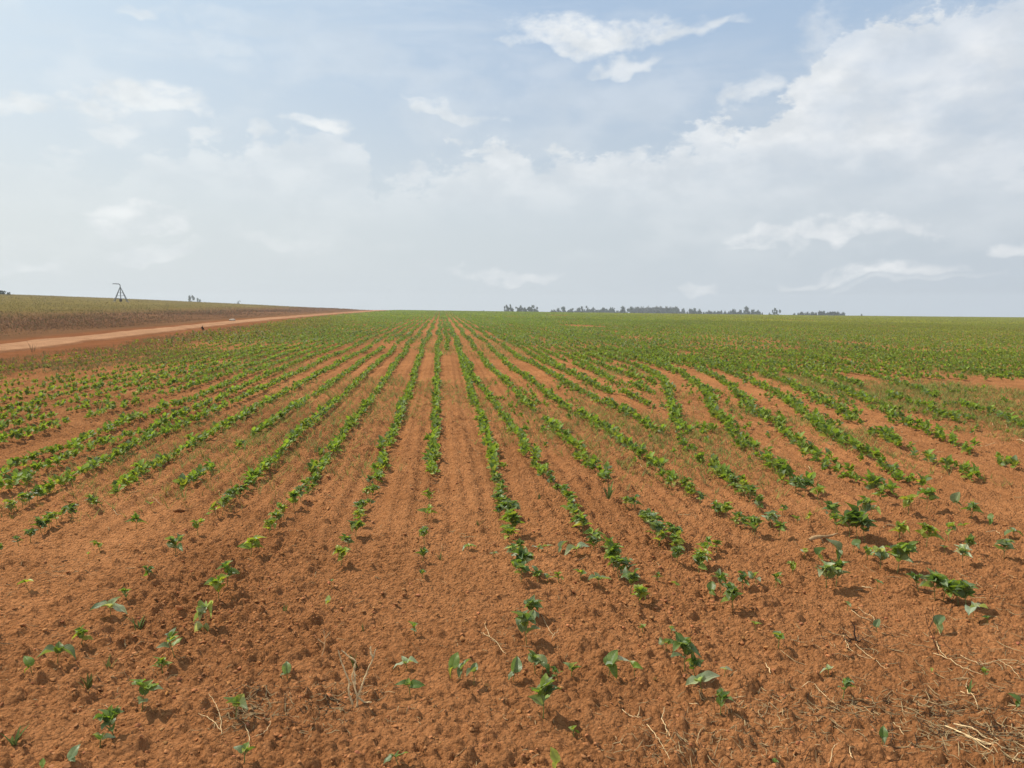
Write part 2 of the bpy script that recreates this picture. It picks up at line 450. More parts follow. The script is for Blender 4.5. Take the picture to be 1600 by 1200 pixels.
# ---------------------------------------------------------------- bean plants: shared leaf and stem meshes
def leaf_grid(nu, nv, fold=.35, droop=.35, cup=.0, heart=.0, twist=0., wave=0., seed=0, asym=0.):
    """a bean leaf of unit length along +Y, base at the origin, blade facing +Z -> v, f, uv"""
    r = np.random.default_rng(seed)
    v = np.linspace(0, 1, nv); u = np.linspace(-1, 1, nu)
    half = .37 * np.interp(v, [0, .08, .22, .42, .62, .8, .92, 1], [.30, .72, .97, 1., .84, .52, .22, 0.015])
    U, V = np.meshgrid(u, v)
    X = U * half[:, None]
    X = X * (1 + asym * np.sign(U))
    Y = V - heart * .10 * np.abs(U) * np.clip(1 - V * 3, 0, 1)
    Z = fold * np.abs(X) - droop * V * V - cup * X * X * 2
    Z = Z + wave * np.sin(V * 9 + r.uniform(0, 6)) * np.abs(U) ** 2 * .5 + twist * X * V
    P = np.stack([X, Y, Z], -1).reshape(-1, 3)
    i = np.arange(nv - 1)[:, None] * nu; j = np.arange(nu - 1)[None]
    f = np.stack([i + j, i + j + 1, i + nu + j + 1, i + nu + j], -1).reshape(-1, 4)
    return P, f, np.stack([U * .5 + .5, V], -1).reshape(-1, 2)

LEAVES = []
for q in range(12):
    r = np.random.default_rng(100 + q)
    v, f, uv = leaf_grid(9, 9, r.uniform(.15, .9), r.uniform(.15, .7), r.uniform(-.4, .4), 1., r.uniform(-.4, .4), r.uniform(.05, .16), q, r.uniform(-.08, .08))
    me = npmesh('leaf', v, f, True, None, uv); me.materials.append(M_leaf); LEAVES.append(me)
WILT = []
for q in range(3):
    v, f, uv = leaf_grid(7, 12, 1.6, 1.1, 0, 0, .5, .05, 40 + q); v[:, 0] *= .55
    me = npmesh('leaf', v, f, True, None, uv); me.materials.append(M_leaf); WILT.append(me)

DARK, MID, BLUE, YEL, PALE = (.105, .168, .030), (.190, .270, .040), (.180, .240, .105), (.300, .335, .050), (.37, .42, .25)

def frame(az, pitch, roll):
    """leaf direction az (0 = +X, ccw), lifted by pitch, rolled about itself"""
    return Matrix.Rotation(az - math.pi / 2, 3, 'Z') @ Matrix.Rotation(pitch, 3, 'X') @ Matrix.Rotation(roll, 3, 'Y')

def plan(kind, Hh, r, tone):
    """stem path and leaf placements (location, rotation, length, colour, mesh) of one plant of height Hh"""
    st, lv = [], []
    lean = np.array([r.normal(0, .10), r.normal(0, .10), 0]) * Hh
    def col(*opts):
        c = opts[r.integers(len(opts))]; k = r.uniform(.8, 1.22)
        return (c[0] * k * r.uniform(.9, 1.12), c[1] * k, c[2] * k * r.uniform(.85, 1.15), 1)
    pal = {'mix': (DARK, MID, MID, BLUE), 'dark': (DARK, DARK, BLUE), 'blue': (BLUE, BLUE, DARK), 'yel': (YEL, MID, YEL), 'pale': (PALE, BLUE, PALE), 'mid': (MID, MID, DARK, YEL)}[tone]
    a0 = r.uniform(0, 6.28)
    def petiole(p0, az, pitch, ln):
        d = np.array([math.cos(az) * math.cos(pitch), math.sin(az) * math.cos(pitch), math.sin(pitch)])
        p1 = p0 + d * ln; mid = (p0 + p1) / 2 + np.array([0, 0, .12 * ln])
        st.append(([p0, mid, p1], [.0012, .001, .0008])); return p1
    def leaf(p, az, pitch, L, c, roll=None, pool=LEAVES):
        lv.append((Vector(p), frame(az, pitch, r.normal(0, .35) if roll is None else roll), L, c, pool[r.integers(len(pool))]))
    def trifol(p0, az, pitch, ln, L):
        p1 = petiole(p0, az, pitch, ln)
        leaf(p1, az + r.normal(0, .3), pitch * .75 + r.normal(0, .4), L, col(*pal), r.normal(0, .5))
        for s in (-1, 1): leaf(p1, az + s * r.uniform(1.0, 1.7), r.normal(.6, .45), L * r.uniform(.75, .95), col(*pal))
    if kind == 'tiny':
        top = np.array([0, 0, Hh * .7]) + lean
        st.append(([np.zeros(3), top * .5 + lean * .1, top], [.0013, .0011, .001]))
        for s in (0, math.pi): leaf(top, a0 + s + r.normal(0, .2), r.uniform(.2, 1.0), Hh * r.uniform(.45, .6), col(*pal))
    elif kind == 'one':
        top = np.array([0, 0, Hh * .5]) + lean
        st.append(([np.zeros(3), top * .5, top], [.0016, .0014, .0012]))
        leaf(top, r.uniform(.4, 2.7), r.uniform(.7, 1.2), Hh * .72, col(*pal)); leaf(top, r.uniform(3.6, 5.8), r.uniform(-.7, .2), Hh * .42, col(*pal))
    elif kind == 'flat':
        top = np.array([0, 0, Hh * .5]) + lean
        st.append(([np.zeros(3), top * .5, top], [.0018, .0016, .0014]))
        for s in (0, math.pi):
            q = petiole(top, r.normal(0, .35) + s, .5, Hh * .15); leaf(q, s + r.normal(0, .4), r.uniform(-.3, .55), Hh * r.uniform(.6, .78), col(*pal), r.normal(0, .2))
        for q in range(2): leaf(top, a0 + q * 2.6, r.uniform(.7, 1.2), Hh * r.uniform(.4, .55), col(*pal))
    elif kind == 'wilt':
        top = np.array([0, 0, Hh * .85]) + lean
        st.append(([np.zeros(3), top * .4 + np.array([.01, 0, 0]), top], [.0022, .002, .0016]))
        for q in range(5): leaf(top * r.uniform(.7, 1), r.uniform(0, 6.28), r.uniform(-.9, .5), Hh * r.uniform(.35, .5), col(PALE, BLUE, YEL), None, WILT if q % 2 else LEAVES)
        leaf(top * .25, 3.4, -.35, Hh * .45, col(PALE), .2, WILT); leaf(top * .25, -.3, -.3, Hh * .32, col(PALE), .2, WILT)
    else:
        n1 = Hh * .34
        node = np.array([0, 0, n1]) + lean * .5
        apex = np.array([0, 0, Hh * (.62 if kind != 'two' else .5)]) + lean
        st.append(([np.zeros(3), node * .5, node, apex], [.0022, .002, .0018, .0011]))
        L = Hh * r.uniform(.36, .48)
        for s in (0, math.pi):
            az = a0 + s + r.normal(0, .3); up = r.uniform(.35, 1.15)
            q = petiole(node, az, .8, Hh * r.uniform(.08, .17)); leaf(q, az + r.normal(0, .3), up - .12, L * r.uniform(.9, 1.15), col(*pal), r.normal(0, .5))
        if kind == 'two':
            for s in range(2): leaf(apex, a0 + 1.5 + 3 * s, r.uniform(.5, 1.2), Hh * r.uniform(.24, .36), col(YEL, MID))
        else:
            n = {'tri': 2, 'full': 4, 'big': 6}[kind]
            for k in range(n):
                az = a0 + 1.4 + k * 2.3 + r.normal(0, .3)
                t = r.uniform(.3, .9)
                trifol(node * (1 - t) + apex * t, az, r.uniform(.8, 1.35), Hh * r.uniform(.12, .30), L * r.uniform(.66, .98))
            leaf(apex, a0 + 2, 1.2, Hh * .3, col(YEL, MID)); leaf(apex, a0 + 4.6, .9, Hh * .24, col(YEL, MID))
    return st, lv

def stem_mesh(st, n=5): return merge([tube(p, r, n) for p, r in st])

BEANS = []          # (distance, x, y) of every bean plant built as a thing
def bean(x, y, Hh, kind='full', tone='mix', label=None, group='bean seedlings in the tilled field', seed=None):
    r = np.random.default_rng(len(BEANS) * 13 + 5 if seed is None else seed)
    st, lv = plan(kind, Hh, r, tone)
    root = bpy.data.objects.new('bean_seedling', None); S.collection.objects.link(root)
    root.empty_display_size = .05
    root.location = (x, y, float(G(np.array([x]), np.array([y]))[0]) - .004)
    tag(root, label, 'bean plant', group)
    v, f = stem_mesh(st)
    link('stem', npmesh('stem', v, f), root, M_stem)
    for p, rm, L, c, me in lv:
        o = link('leaf', me, root); o.color = c
        o.matrix_local = Matrix.Translation(p) @ rm.to_4x4() @ Matrix.Scale(L, 4)
    BEANS.append((math.hypot(x, y), x, y))
    return root

def bean_px(px, py, h, kind, tone, label):
    x, y = at(np.array(px), np.array(py)); x, y = float(x), float(y)
    depth = x * FW[0] + y * FW[1] + 1.4 * math.sin(PITCH)
    return bean(x, y, max(.03, h * depth / FPX * 1.03), kind, tone, label)

K = dict(t='tiny', o='one', f='flat', w='wilt', d='two', r='tri', F='full', B='big')
TN = dict(m='mix', d='dark', b='blue', y='yel', p='pale', g='mid')
# x, y of the foot in the photograph, height in its pixels, form, tone, label
HERO = '''
45 930 22 ty small yellow-green bean seedling alone at the left edge
198 943 24 rg yellow-green bean seedling just behind the pale wide-leaved plant on the left
174 970 38 fp pale grey-green bean plant with two wide low leaves, left foreground
127 1011 28 Fg green bushy bean seedling behind the large flat grey-green leaves on the left
90 1040 34 fb large flat grey-green pair of bean leaves near the left edge
50 1056 26 oy oval yellow-green bean leaf standing below the large flat grey-green pair
273 1028 42 rm upright bean plant with a dark top leaf, upper of three in left foreground
254 1052 30 Fg low bright bean plant just in front of the dark-topped upright one
221 1112 54 rm tall narrow bean plant beside the straw crumbs in the left foreground
180 1151 52 Bm largest broad-leaved bean plant in the left foreground corner
156 1166 32 dp small pale bean seedling leaning against the largest broad-leaved plant
67 1196 16 oy tiny bright green leaf near the bottom left corner
103 1207 28 ob dark rounded bean leaf cut by the bottom edge at the left
368 1126 58 dd upright dark bean seedling standing in a heap of dead straw
382 1207 40 db dark bean seedling cut by the bottom edge below the straw heap
356 926 38 Fg bushy yellow-green bean plant at the back of the left foreground cluster
342 938 42 Fy long-leaved bright bean plant in front of the left foreground cluster
316 987 48 wp wilted bean plant with hanging whitish leaves and a long shadow
234 909 24 Fd compact dark bean seedling between two bare patches on the left
450 1061 26 ob single narrow bluish bean leaf standing alone left of the forked dry stalk
519 921 15 td tiny dark bean sprout alone above the bright folded one
512 952 17 oy tiny bright green folded leaf alone on bare soil
648 992 30 dd small bean seedling with one dark and one pale leaf, left of the centre row
637 1047 24 fp pale flat bean seedling right behind the dark two-leaved one
641 1086 38 dd dark two-leaved bean seedling just right of the forked dry stalk
703 1065 32 og left one of two round upright bean leaves standing side by side
719 1065 30 od right one of two round upright bean leaves standing side by side
741 1072 32 td thin small bean sprout between the round leaf pair and the blue leaf
802 1063 34 ob single blue-green pointed bean leaf in the headland row
829 966 38 Fb bluish bean plant, upper of the two beyond the end of the centre row
823 1006 52 Fb tall bluish bean plant standing on a bare stem below the end of the centre row
836 1053 46 rd dark slender bean plant in the headland row right of the blue leaf
846 1056 34 od dark pointed leaf touching the slender plant in the headland row
872 1062 26 rd small drooping bean seedling in the middle of the headland row
893 1060 34 dd dark bean seedling at the right of the drooping one in the headland row
849 1126 60 Fm tall full bean plant alone in front of the headland row
897 1154 28 dg small bright bean seedling right of the tall full front plant
866 1209 30 og rounded green leaf cut by the bottom edge near the middle
622 1206 26 fb bluish leaf tuft cut by the bottom edge left of the middle
951 1061 42 ob big round dark bean leaf on a thin stem in the headland row
966 1061 34 tp thin pale bean sprout right beside the big round dark leaf
992 1061 24 ty small yellowish bean sprout at the right of the pale one
1050 986 20 dp small pale bean sprout above the large dark cluster
1041 1016 34 dm dull thin bean seedling touching the back of the large dark cluster
1070 1052 62 Bb largest dark blue-green bean plant right of the middle foreground
1086 1052 32 rd low dark bean seedling leaning on the largest dark blue-green plant
1097 1087 36 fp flat bean seedling with two wide pale leaves in front of the dark cluster
1131 1062 20 tp small pale sprout at the right of the wide pale leaves
1126 1116 42 rd dark upright bean seedling at the edge of the straw litter
1004 986 20 dg small bean seedling below the end of the second clump right of centre
1181 990 18 ty faint pale green sprout alone on smooth soil
1216 1013 38 dd single bean seedling with a dark upright leaf and a clear shadow
1213 1205 14 td tiny dark sprout cut by the bottom edge right of the middle
1057 920 15 ty tiny sprout on a thin stalk between two rows
1027 906 18 rd small dark bean seedling right of the broad green clump
936 919 24 fp pale flat bean seedling at the left of the broad green clump
1146 952 40 Bm broad bean plant with a dark shadow at the end of its row
1111 933 26 om drooping dull bean leaf left of the broad shadowed plant
1126 926 32 Fm bean seedling right behind the broad shadowed plant
1160 921 28 Fd dark bean seedling behind the right side of the broad shadowed plant
1182 918 28 dp pale spread bean seedling between two dark ones
1212 917 28 rg small rounded bean seedling at the right end of the short cross row
1257 874 26 dp pale bean seedling by the dry leaf, left of the driftwood piece
1280 877 26 og bean seedling with a dead brown leaf at its foot
1307 877 32 ob large round grey-green bean leaf in front of the driftwood piece
1278 900 20 td little dark seedling at the left of the wide pale clump
1291 919 42 Bp wide pale bean plant with a long right leaf and a strong shadow
1306 916 44 Bm dark middle of the wide pale bean clump
1241 897 26 ry small bright seedling left of the wide pale clump
1371 918 17 tb tiny bean seedling beside a white straw chip
1356 877 28 rg small green seedling left of the tall double clump
1376 890 36 Fp pale drooping bean plant at the left of the tall double clump
1402 895 46 Bm tall double bean clump with round hanging leaves
1421 878 30 Fm upright seedling at the right of the tall double clump
1435 922 30 Fb lone bluish bean plant left of the dense dark block
1461 937 44 Bb left end plant of the dense dark block in the right foreground
1473 940 42 Bm second plant of the dense dark block in the right foreground
1486 938 40 Fd third plant of the dense dark block, darkest of it
1498 945 40 Bm fourth plant of the dense dark block with bright tips
1510 952 40 Bd fifth plant of the dense dark block in the right foreground
1521 962 30 fp pale-leaved right end plant of the dense dark block
1543 974 14 td tiny sprout beyond the right end of the dense dark block
1324 951 16 td small sprout near thin straw stalks right of the middle
1371 986 20 op pale folded leaf standing by thin straw stalks
1295 1053 18 fp small pale flat seedling at the edge of the straw litter
1317 1093 38 rd dark seedling with a shadow in the straw litter on the right
1457 1049 12 ty tiny green speck of a sprout on bare soil at the right
1539 1058 24 dm dull soft seedling among straw near the right edge
1588 1108 22 ob bluish leaf beside a dark twig at the right edge
1378 1166 24 od single dark leaf near the bottom right straw
1568 874 34 Fb dark rounded bean plant near the right edge, alone
1504 884 30 Fp pale round-leaved bean plant left of the one near the right edge
1511 868 30 Fd dark-tipped bean plant behind the pale round-leaved one
1477 869 14 tp small sprout left of the pale round-leaved plant
1447 857 42 Fy wide yellowish bean plant with a long low leaf, right side
1405 848 36 Fy yellow-green bean plant right of the big dark clump
1482 848 32 rg narrow upright bean plant right of the wide yellowish one
1517 817 30 Fm bean plant with dark round leaves over a shadow, right side
1501 803 26 od dark rounded leaf left of the one over a shadow
1545 823 18 ob small bluish triangular seedling near the right edge
1585 842 20 fp pale wide seedling above a dark shadow slit at the right edge
1507 832 18 ty faint sprout between the wide yellowish plant and the right edge
1420 809 32 Fy bright bean plant at the near end of a right-hand row
1448 800 36 Fm first plant behind the faint sprouts right of the bright row end
1340 847 48 Bd biggest dark bean clump on the right half
1327 842 40 Bm left half of the biggest dark clump on the right
1351 850 42 Bd low right half of the biggest dark clump on the right
1333 864 24 om round leaf just below the biggest dark clump
1308 834 30 Fg yellowish plant left of the biggest dark clump
1347 810 38 Fm bean plant with a pale side leaf behind the biggest dark clump
1362 809 22 fp pale side leaves beside the plant behind the biggest dark clump
1297 817 36 Bd bushy dark plant left behind the biggest dark clump
1246 819 20 dg round small leaf between two right-hand rows
1262 822 18 ry small sprout just right of the round small leaf
1217 842 28 Fg bright plant over a shadow at the near end of its row
1204 826 32 Fp pale plant just above the bright row end plant
1222 803 22 rm separate small plant above the pale row end plant
157 863 22 ry small light green seedling alone on the left bare soil
138 873 12 ty tiny green speck of a sprout beside the light green seedling
213 822 24 rg small bright seedling alone between two left rows
238 797 18 ty tiny bean sprout beside a curled straw on the left
275 870 32 Fb bushy blue-green seedling alone on the left
309 838 28 rg small plant at the very end of its left row
325 815 14 tb tiny dull sprout between two plants of a left row
347 804 34 Fm tall plant with a dark side leaf in a thinning left row
338 807 24 ry bright low plant hugging the tall one with a dark side leaf
392 873 36 ry lone two-tiered yellow-green seedling left of centre
422 836 28 Fy end plant of the third row left of centre
432 822 26 Fg second plant from the end of the third row left of centre
444 812 28 Fy third plant from the end of the third row left of centre
460 794 34 Fg bushy plant beyond a gap in the third row left of centre
470 783 30 Fb bluish plant behind the bushy one in the third row left of centre
532 886 36 Fy end plant of the second row left of centre
546 857 28 Fb second plant from the end of the second row left of centre
555 838 28 Fg third plant from the end of the second row left of centre
561 820 28 Fy fourth plant from the end of the second row left of centre
660 902 22 dd end plant of the first row left of centre, nearest the viewer
660 877 26 Fd second plant from the end of the first row left of centre
663 849 28 Fm third plant from the end of the first row left of centre
667 812 24 ry fourth plant from the end of the first row left of centre
671 788 24 ry fifth plant from the end of the first row left of centre
732 858 14 fp pale low sprawling seedling alone between the two middle rows
771 868 14 dp small dull seedling left of the centre row
842 861 20 dp pale seedling at the left of the short upper cross row
856 866 18 tb small bluish sprout second in the short upper cross row
875 863 20 ob single round leaf third in the short upper cross row
901 868 26 fp pale folded seedling at the right of the short upper cross row
840 908 22 Fm left plant of the low cross row beside the centre row end
855 908 20 dp pale middle plant of the low cross row beside the centre row end
873 911 18 ry right plant of the low cross row beside the centre row end
907 909 24 dd dark leaning leaf between the low cross row and the broad clump
814 912 36 Fb plant closing the near end of the centre row
804 897 32 Fm second plant from the near end of the centre row
818 893 38 Fd tall dark plant at the right side of the centre row end
801 874 30 Fp pale round-leaved plant in the centre row near its end
808 866 26 Fg light green plant in the centre row near its end
797 846 30 Fy bright yellow-green plant in the centre row before its dark shadow
803 836 38 Bg big bright leaf plant above the dark shadow in the centre row
793 822 28 Fg smaller plant behind the big bright leaf of the centre row
959 893 48 Bg back plant of the broad green clump, first row right of centre
968 905 42 Bm second plant of the broad green clump, first row right of centre
980 905 40 Fb bluish plant on the right flank of the broad green clump
985 928 40 Fd dark front plant of the broad green clump
1000 944 36 Fy bright lowest plant at the tip of the broad green clump
927 862 30 Fb bushy plant above the broad green clump beyond a gap
935 855 32 Fg second bushy plant above the broad green clump
946 866 22 dp pale small plant at the right of the bushy pair above the clump
'''
# rows near the viewer: points along each row in the photograph, nearest last
ROWS = {
 'first row left of centre': [(684, 560), (682, 600), (680, 650), (677, 700), (674, 745)],
 'second row left of centre': [(655, 560), (640, 610), (618, 670), (600, 710), (585, 755), (572, 790), (563, 812)],
 'third row left of centre': [(625, 560), (600, 600), (556, 660), (520, 705), (490, 748), (478, 772)],
 'fourth row left of centre': [(600, 560), (548, 610), (485, 670), (430, 720), (385, 762), (366, 778), (352, 797)],
 'fifth row left of centre': [(575, 560), (500, 615), (430, 660), (390, 682), None, (368, 695), None, (336, 728), (306, 748), (282, 762)],
 'sixth row left of centre': [(540, 565), (450, 615), (350, 672), (260, 723), (210, 755), (176, 779), None, (138, 800), None, (116, 806), (60, 838), (20, 860), (0, 872)],
 'seventh row left of centre': [(500, 568), (375, 630), (261, 680), (205, 705), (185, 722), (130, 744), (95, 764), (40, 792), (0, 812)],
 'eighth row left of centre': [(450, 575), (330, 635), (230, 680), (200, 688), (160, 700), (120, 715), (60, 744), (0, 775)],
 'ninth row left of centre': [(420, 575), (300, 628), (180, 672), (120, 698), (70, 716), (40, 728), (0, 748)],
 'centre row': [(716, 545), (722, 570), (735, 612), (748, 650), (765, 700), (777, 757), (788, 800), (794, 815)],
 'first row right of centre': [(733, 583), (748, 606), (768, 630), (790, 660), (812, 690), (838, 730), (865, 765), (882, 792), (900, 815), (920, 842)],
 'second row right of centre': [(748, 553), (762, 575), (785, 597), (812, 622), (834, 645), None, (853, 662), (872, 684), (900, 703), (914, 712), None, (902, 720), (932, 738), (946, 756), None, (975, 793), (994, 805), None, (1008, 816), (1028, 836), (1034, 856), None, (1046, 846), (1064, 862), (1078, 868), None, (1082, 878), (1092, 896), None, (1102, 868), (1118, 862)],
 'third row right of centre': [(782, 559), (792, 572), (812, 588), (840, 608), (858, 622), (880, 638), (905, 652), (925, 662), (952, 680), (976, 698), (1007, 718), (1026, 735), None, (1042, 752), (1067, 766), (1082, 780), None, (1100, 788), None, (1120, 800), (1140, 816), (1158, 820), (1170, 838)],
 'fourth row right of centre': [(820, 566), (850, 582), (880, 600), (912, 618), (937, 632), (970, 645), (1007, 668), (1035, 684), None, (1062, 700), (1085, 718), (1110, 736), (1140, 760), (1160, 776), (1172, 792), None, (1180, 802)],
 'fifth row right of centre': [(855, 570), (890, 587), (920, 602), (945, 614), (975, 620), (1000, 632), (1024, 643)],
 'sixth row right of centre': [(900, 573), (930, 584), (960, 602), (985, 604), (1018, 618)],
 'seventh row right of centre': [(935, 571), (962, 583), (1000, 596), (1027, 603)],
 'bent row right of centre': [(1000, 577), (1020, 587), (1036, 600), (1045, 617), (1050, 642), (1060, 668), (1074, 692), (1084, 708), None, (1092, 675), (1110, 684)],
 'long row beside the bend': [(1020, 567), (1055, 582), (1085, 602), (1105, 622), (1113, 648), (1136, 668), (1152, 695), (1176, 713), (1200, 732), (1222, 750), (1240, 768), (1272, 786)],
 'second long row from the bend': [(1092, 580), (1120, 594), (1145, 612), (1162, 633), (1187, 657), (1213, 669), (1232, 688), (1252, 705), (1290, 730), (1312, 744), (1340, 756), (1376, 772), (1405, 789)],
 'third long row from the bend': [(1132, 582), (1175, 599), (1207, 617), (1237, 636), (1267, 660), (1290, 686), (1325, 704), (1355, 720), (1387, 735), (1420, 756), (1440, 762)],
 'fourth long row from the bend': [(1190, 586), (1225, 600), (1250, 613), (1277, 630), (1317, 650), (1335, 667), None, (1305, 667), None, (1355, 680), (1385, 690), (1400, 703), (1425, 706), None, (1437, 718), (1475, 733), (1500, 743), (1525, 754)],
 'fifth long row from the bend': [(1255, 590), (1292, 605), (1340, 625), (1380, 643), (1407, 663), (1440, 675), (1470, 690), (1500, 700), (1524, 712), None, (1542, 718), (1560, 728), (1580, 736)],
 'sixth long row from the bend': [(1310, 594), (1350, 609), None, (1387, 620), (1412, 633), (1440, 638), (1470, 655), (1495, 664)],
 'seventh long row from the bend': [(1360, 588), (1395, 599), (1432, 612), (1465, 627), None, (1495, 634), (1525, 645), (1560, 653), (1590, 666), (1625, 682)],
}
ORD = ['nearest', 'second', 'third', 'fourth', 'fifth', 'sixth', 'seventh', 'eighth', 'ninth', 'tenth', 'eleventh', 'twelfth', 'thirteenth', 'fourteenth', 'fifteenth', 'sixteenth', 'seventeenth',
       'eighteenth', 'nineteenth', 'twentieth', 'twenty-first', 'twenty-second', 'twenty-third', 'twenty-fourth', 'twenty-fifth', 'twenty-sixth', 'twenty-seventh', 'twenty-eighth', 'twenty-ninth', 'thirtieth',
       'thirty-first', 'thirty-second', 'thirty-third', 'thirty-fourth', 'thirty-fifth', 'thirty-sixth', 'thirty-seventh', 'thirty-eighth', 'thirty-ninth', 'fortieth']

hx = []
for ln in HERO.strip().splitlines():
    a, b_, c, kt, lab = ln.split(' ', 4)
    px, py = float(a), float(b_)
    bean_px(px, py, float(c), K[kt[0]], TN[kt[1]], lab)
    hx.append(at(np.array(px), np.array(py)))
hx = np.array([[float(p[0]), float(p[1])] for p in hx])

rr = np.random.default_rng(21)
rowpts = []        # every plant of the near rows: (dist, x, y, height, row)
ROWFAR = []        # where each row goes on beyond its traced part
for name, pl in ROWS.items():
    segs, cur = [], []
    for p in pl + [None]:
        if p is None:
            if cur: segs.append(cur)
            cur = []
        else: cur.append(p)
    x0, y0 = at(np.array(pl[0][0], float), np.array(pl[0][1], float)); ROWFAR.append((float(x0), float(y0)))
    for sg in segs:
        if len(sg) == 1: sg = [sg[0], (sg[0][0] + 5, sg[0][1] + 4)]
        A = np.array(sg, float); X, Y = at(A[:, 0], A[:, 1])
        s = np.concatenate([[0], np.cumsum(np.hypot(np.diff(X), np.diff(Y)))])
        t = np.arange(0, s[-1] + .001, .08); t = t + rr.normal(0, .02, len(t))
        px = np.interp(t, s, X) + rr.normal(0, .026 + .022 * float(smooth(1, 4, np.mean(X))), len(t)); py = np.interp(t, s, Y)
        dens = fbm(px * 1.1, py * .8, 66, 2)
        for a, b_, dn in zip(px, py, dens):
            if dn < .24 and rr.random() < .5: continue
            if len(hx) and np.hypot(hx[:, 0] - a, hx[:, 1] - b_).min() < .06: continue
            right = smooth(.5, 4, a)
            rowpts.append((math.hypot(a, b_), a, b_, (.116 + .018 * float(right)) * rr.uniform(.72, 1.2) * (.78 + .42 * dn), name))
rowpts.sort()
n_more = max(0, 296 - len(BEANS))
single, rest = rowpts[:n_more], rowpts[n_more:]
count = {}
for d, x, y, h, name in single:
    k = count.get(name, 0); count[name] = k + 1
    kind = ['full', 'full', 'big', 'tri'][rr.integers(4)]; tone = ['mix', 'mid', 'mid', 'yel', 'blue', 'dark'][rr.integers(6)]
    look = {'full': 'bushy', 'big': 'broad', 'tri': 'slender'}[kind] + {'mix': '', 'mid': ' green', 'yel': ' yellow-green', 'blue': ' bluish', 'dark': ' dark'}[tone]
    bean(x, y, h, kind, tone, f'{look} plant {ORD[min(k, 39)].replace("nearest", "first")} along the dense part of the {name}')
print('beans', len(BEANS), 'rest', len(rest))
# ---------------------------------------------------------------- the rest of the crop: one mass of plants
def tmpl_plant(seed, nl, nu, nv, spread=1.):
    """template plant of unit height -> v, f(quads), tint"""
    r = np.random.default_rng(seed); V, F, T, o = [], [], [], 0
    for k in range(nl):
        v, f, _ = leaf_grid(nu, nv, r.uniform(.2, .7), r.uniform(.1, .5), 0, 0, r.uniform(-.3, .3), 0, k)
        L = r.uniform(.36, .56); az = r.uniform(0, 6.28); lvl = r.uniform(.25, .72)
        M = np.array(frame(az, r.normal(.8, .45), r.normal(0, .5)))
        rad = r.uniform(.0, .2) * spread
        v = (v * L) @ M.T + np.array([math.cos(az) * rad, math.sin(az) * rad, lvl])
        c = np.array([DARK, MID, MID, MID, BLUE, YEL][r.integers(6)]) * r.uniform(.8, 1.25)
        V.append(v); F.append(f + o); T.append(np.repeat(c[None], len(v), 0)); o += len(v)
    return np.concatenate(V), np.concatenate(F), np.concatenate(T)

def scatter(tm, x, y, z, rot, sc, tintmul):
    """copies of template tm at points -> big arrays"""
    v, f, c = tm; n = len(x)
    Rm = rotz(rot)
    P = np.einsum('nij,mj->nmi', Rm, v) * sc[:, None, None] + np.stack([x, y, z], -1)[:, None]
    Fq = f[None] + (np.arange(n) * len(v))[:, None, None]
    C = c[None] * tintmul[:, None]
    return P.reshape(-1, 3), Fq.reshape(-1, f.shape[1]), C.reshape(-1, 3)

def cat(parts):
    V, F, C, o = [], [], [], 0
    for v, f, c in parts:
        if len(v) == 0: continue
        V.append(v); F.append(f + o); C.append(c); o += len(v)
    return np.concatenate(V), np.concatenate(F), np.concatenate(C)

parts = []
g = np.random.default_rng(4)
def put(tms, x, y, h, tm):
    which = g.integers(0, len(tms), len(x))
    z = G(x, y) - .003 if y.max() < 50 else H(x, y)
    rot = g.uniform(0, 6.28, len(x))
    for q in range(len(tms)):
        k = which == q
        if k.any(): parts.append(scatter(tms[q], x[k], y[k], z[k], rot[k], h[k], tm[k]))
NEAR = [tmpl_plant(200 + q, 11, 3, 4) for q in range(8)]
MIDT = [tmpl_plant(300 + q, 9, 2, 3, 1.3) for q in range(8)]
def tmpl_far(seed, nl):
    """far plant: kite-shaped folded leaves"""
    r = np.random.default_rng(seed); V, C = [], []
    for k in range(nl):
        L = r.uniform(.45, .7); az = r.uniform(0, 6.28); M = np.array(frame(az, r.normal(.5, .5), r.normal(0, .5))); rad = r.uniform(0, .45)
        v = np.array([[0, 0, 0], [.37, .42, .1], [0, 1, -.1], [-.37, .42, .1]]) * L
        V.append(v @ M.T + np.array([math.cos(az) * rad, math.sin(az) * rad, r.uniform(.2, .7)]))
        C.append(np.repeat((np.array([DARK, MID, MID, YEL, BLUE][r.integers(5)]) * r.uniform(.8, 1.25))[None], 4, 0))
    return np.concatenate(V), np.arange(nl * 4).reshape(-1, 4), np.concatenate(C)
FART = [tmpl_far(400 + q, 7) for q in range(8)]
def tintm(x, y):
    """the plants grow yellower and paler to the right, greener along the middle"""
    w = fbm(x * .12, y * .05, 17, 3)[:, None] - .5
    yel = smooth(2, 45, x - .10 * y)[:, None]
    base = np.array([1., 1., 1.]) * (1 - yel) + yel * np.array([1.28, 1.04, .85])
    lf = smooth(-4, -12, x)[:, None] * smooth(130, 40, y)[:, None]
    base = base * (1 - lf) + lf * np.array([1.1, .78, .62])
    return base * (1 + .35 * w) * g.uniform(.85, 1.15, (len(x), 1))
if rest:
    a = np.array([p[1:4] for p in rest])
    put(NEAR, a[:, 0], a[:, 1], a[:, 2] * 1.0, tintm(a[:, 0], a[:, 1]))
# stragglers between the right-hand rows
n = 2600; x = g.uniform(.8, 11, n); y = g.uniform(6.5, 22, n)
k = (g.random(n) < np.clip((fbm(x * .7, y * .5, 47, 3) - .42) * 4, .04, .8) * smooth(6, 12, y)) & (x < .62 * y + 2) & (y < 15.2 + .03 * x - .25 * np.clip(x - 7.5, 0, 9))
x, y = x[k], y[k]; put(NEAR, x, y, g.uniform(.05, .11, len(x)), tintm(x, y))
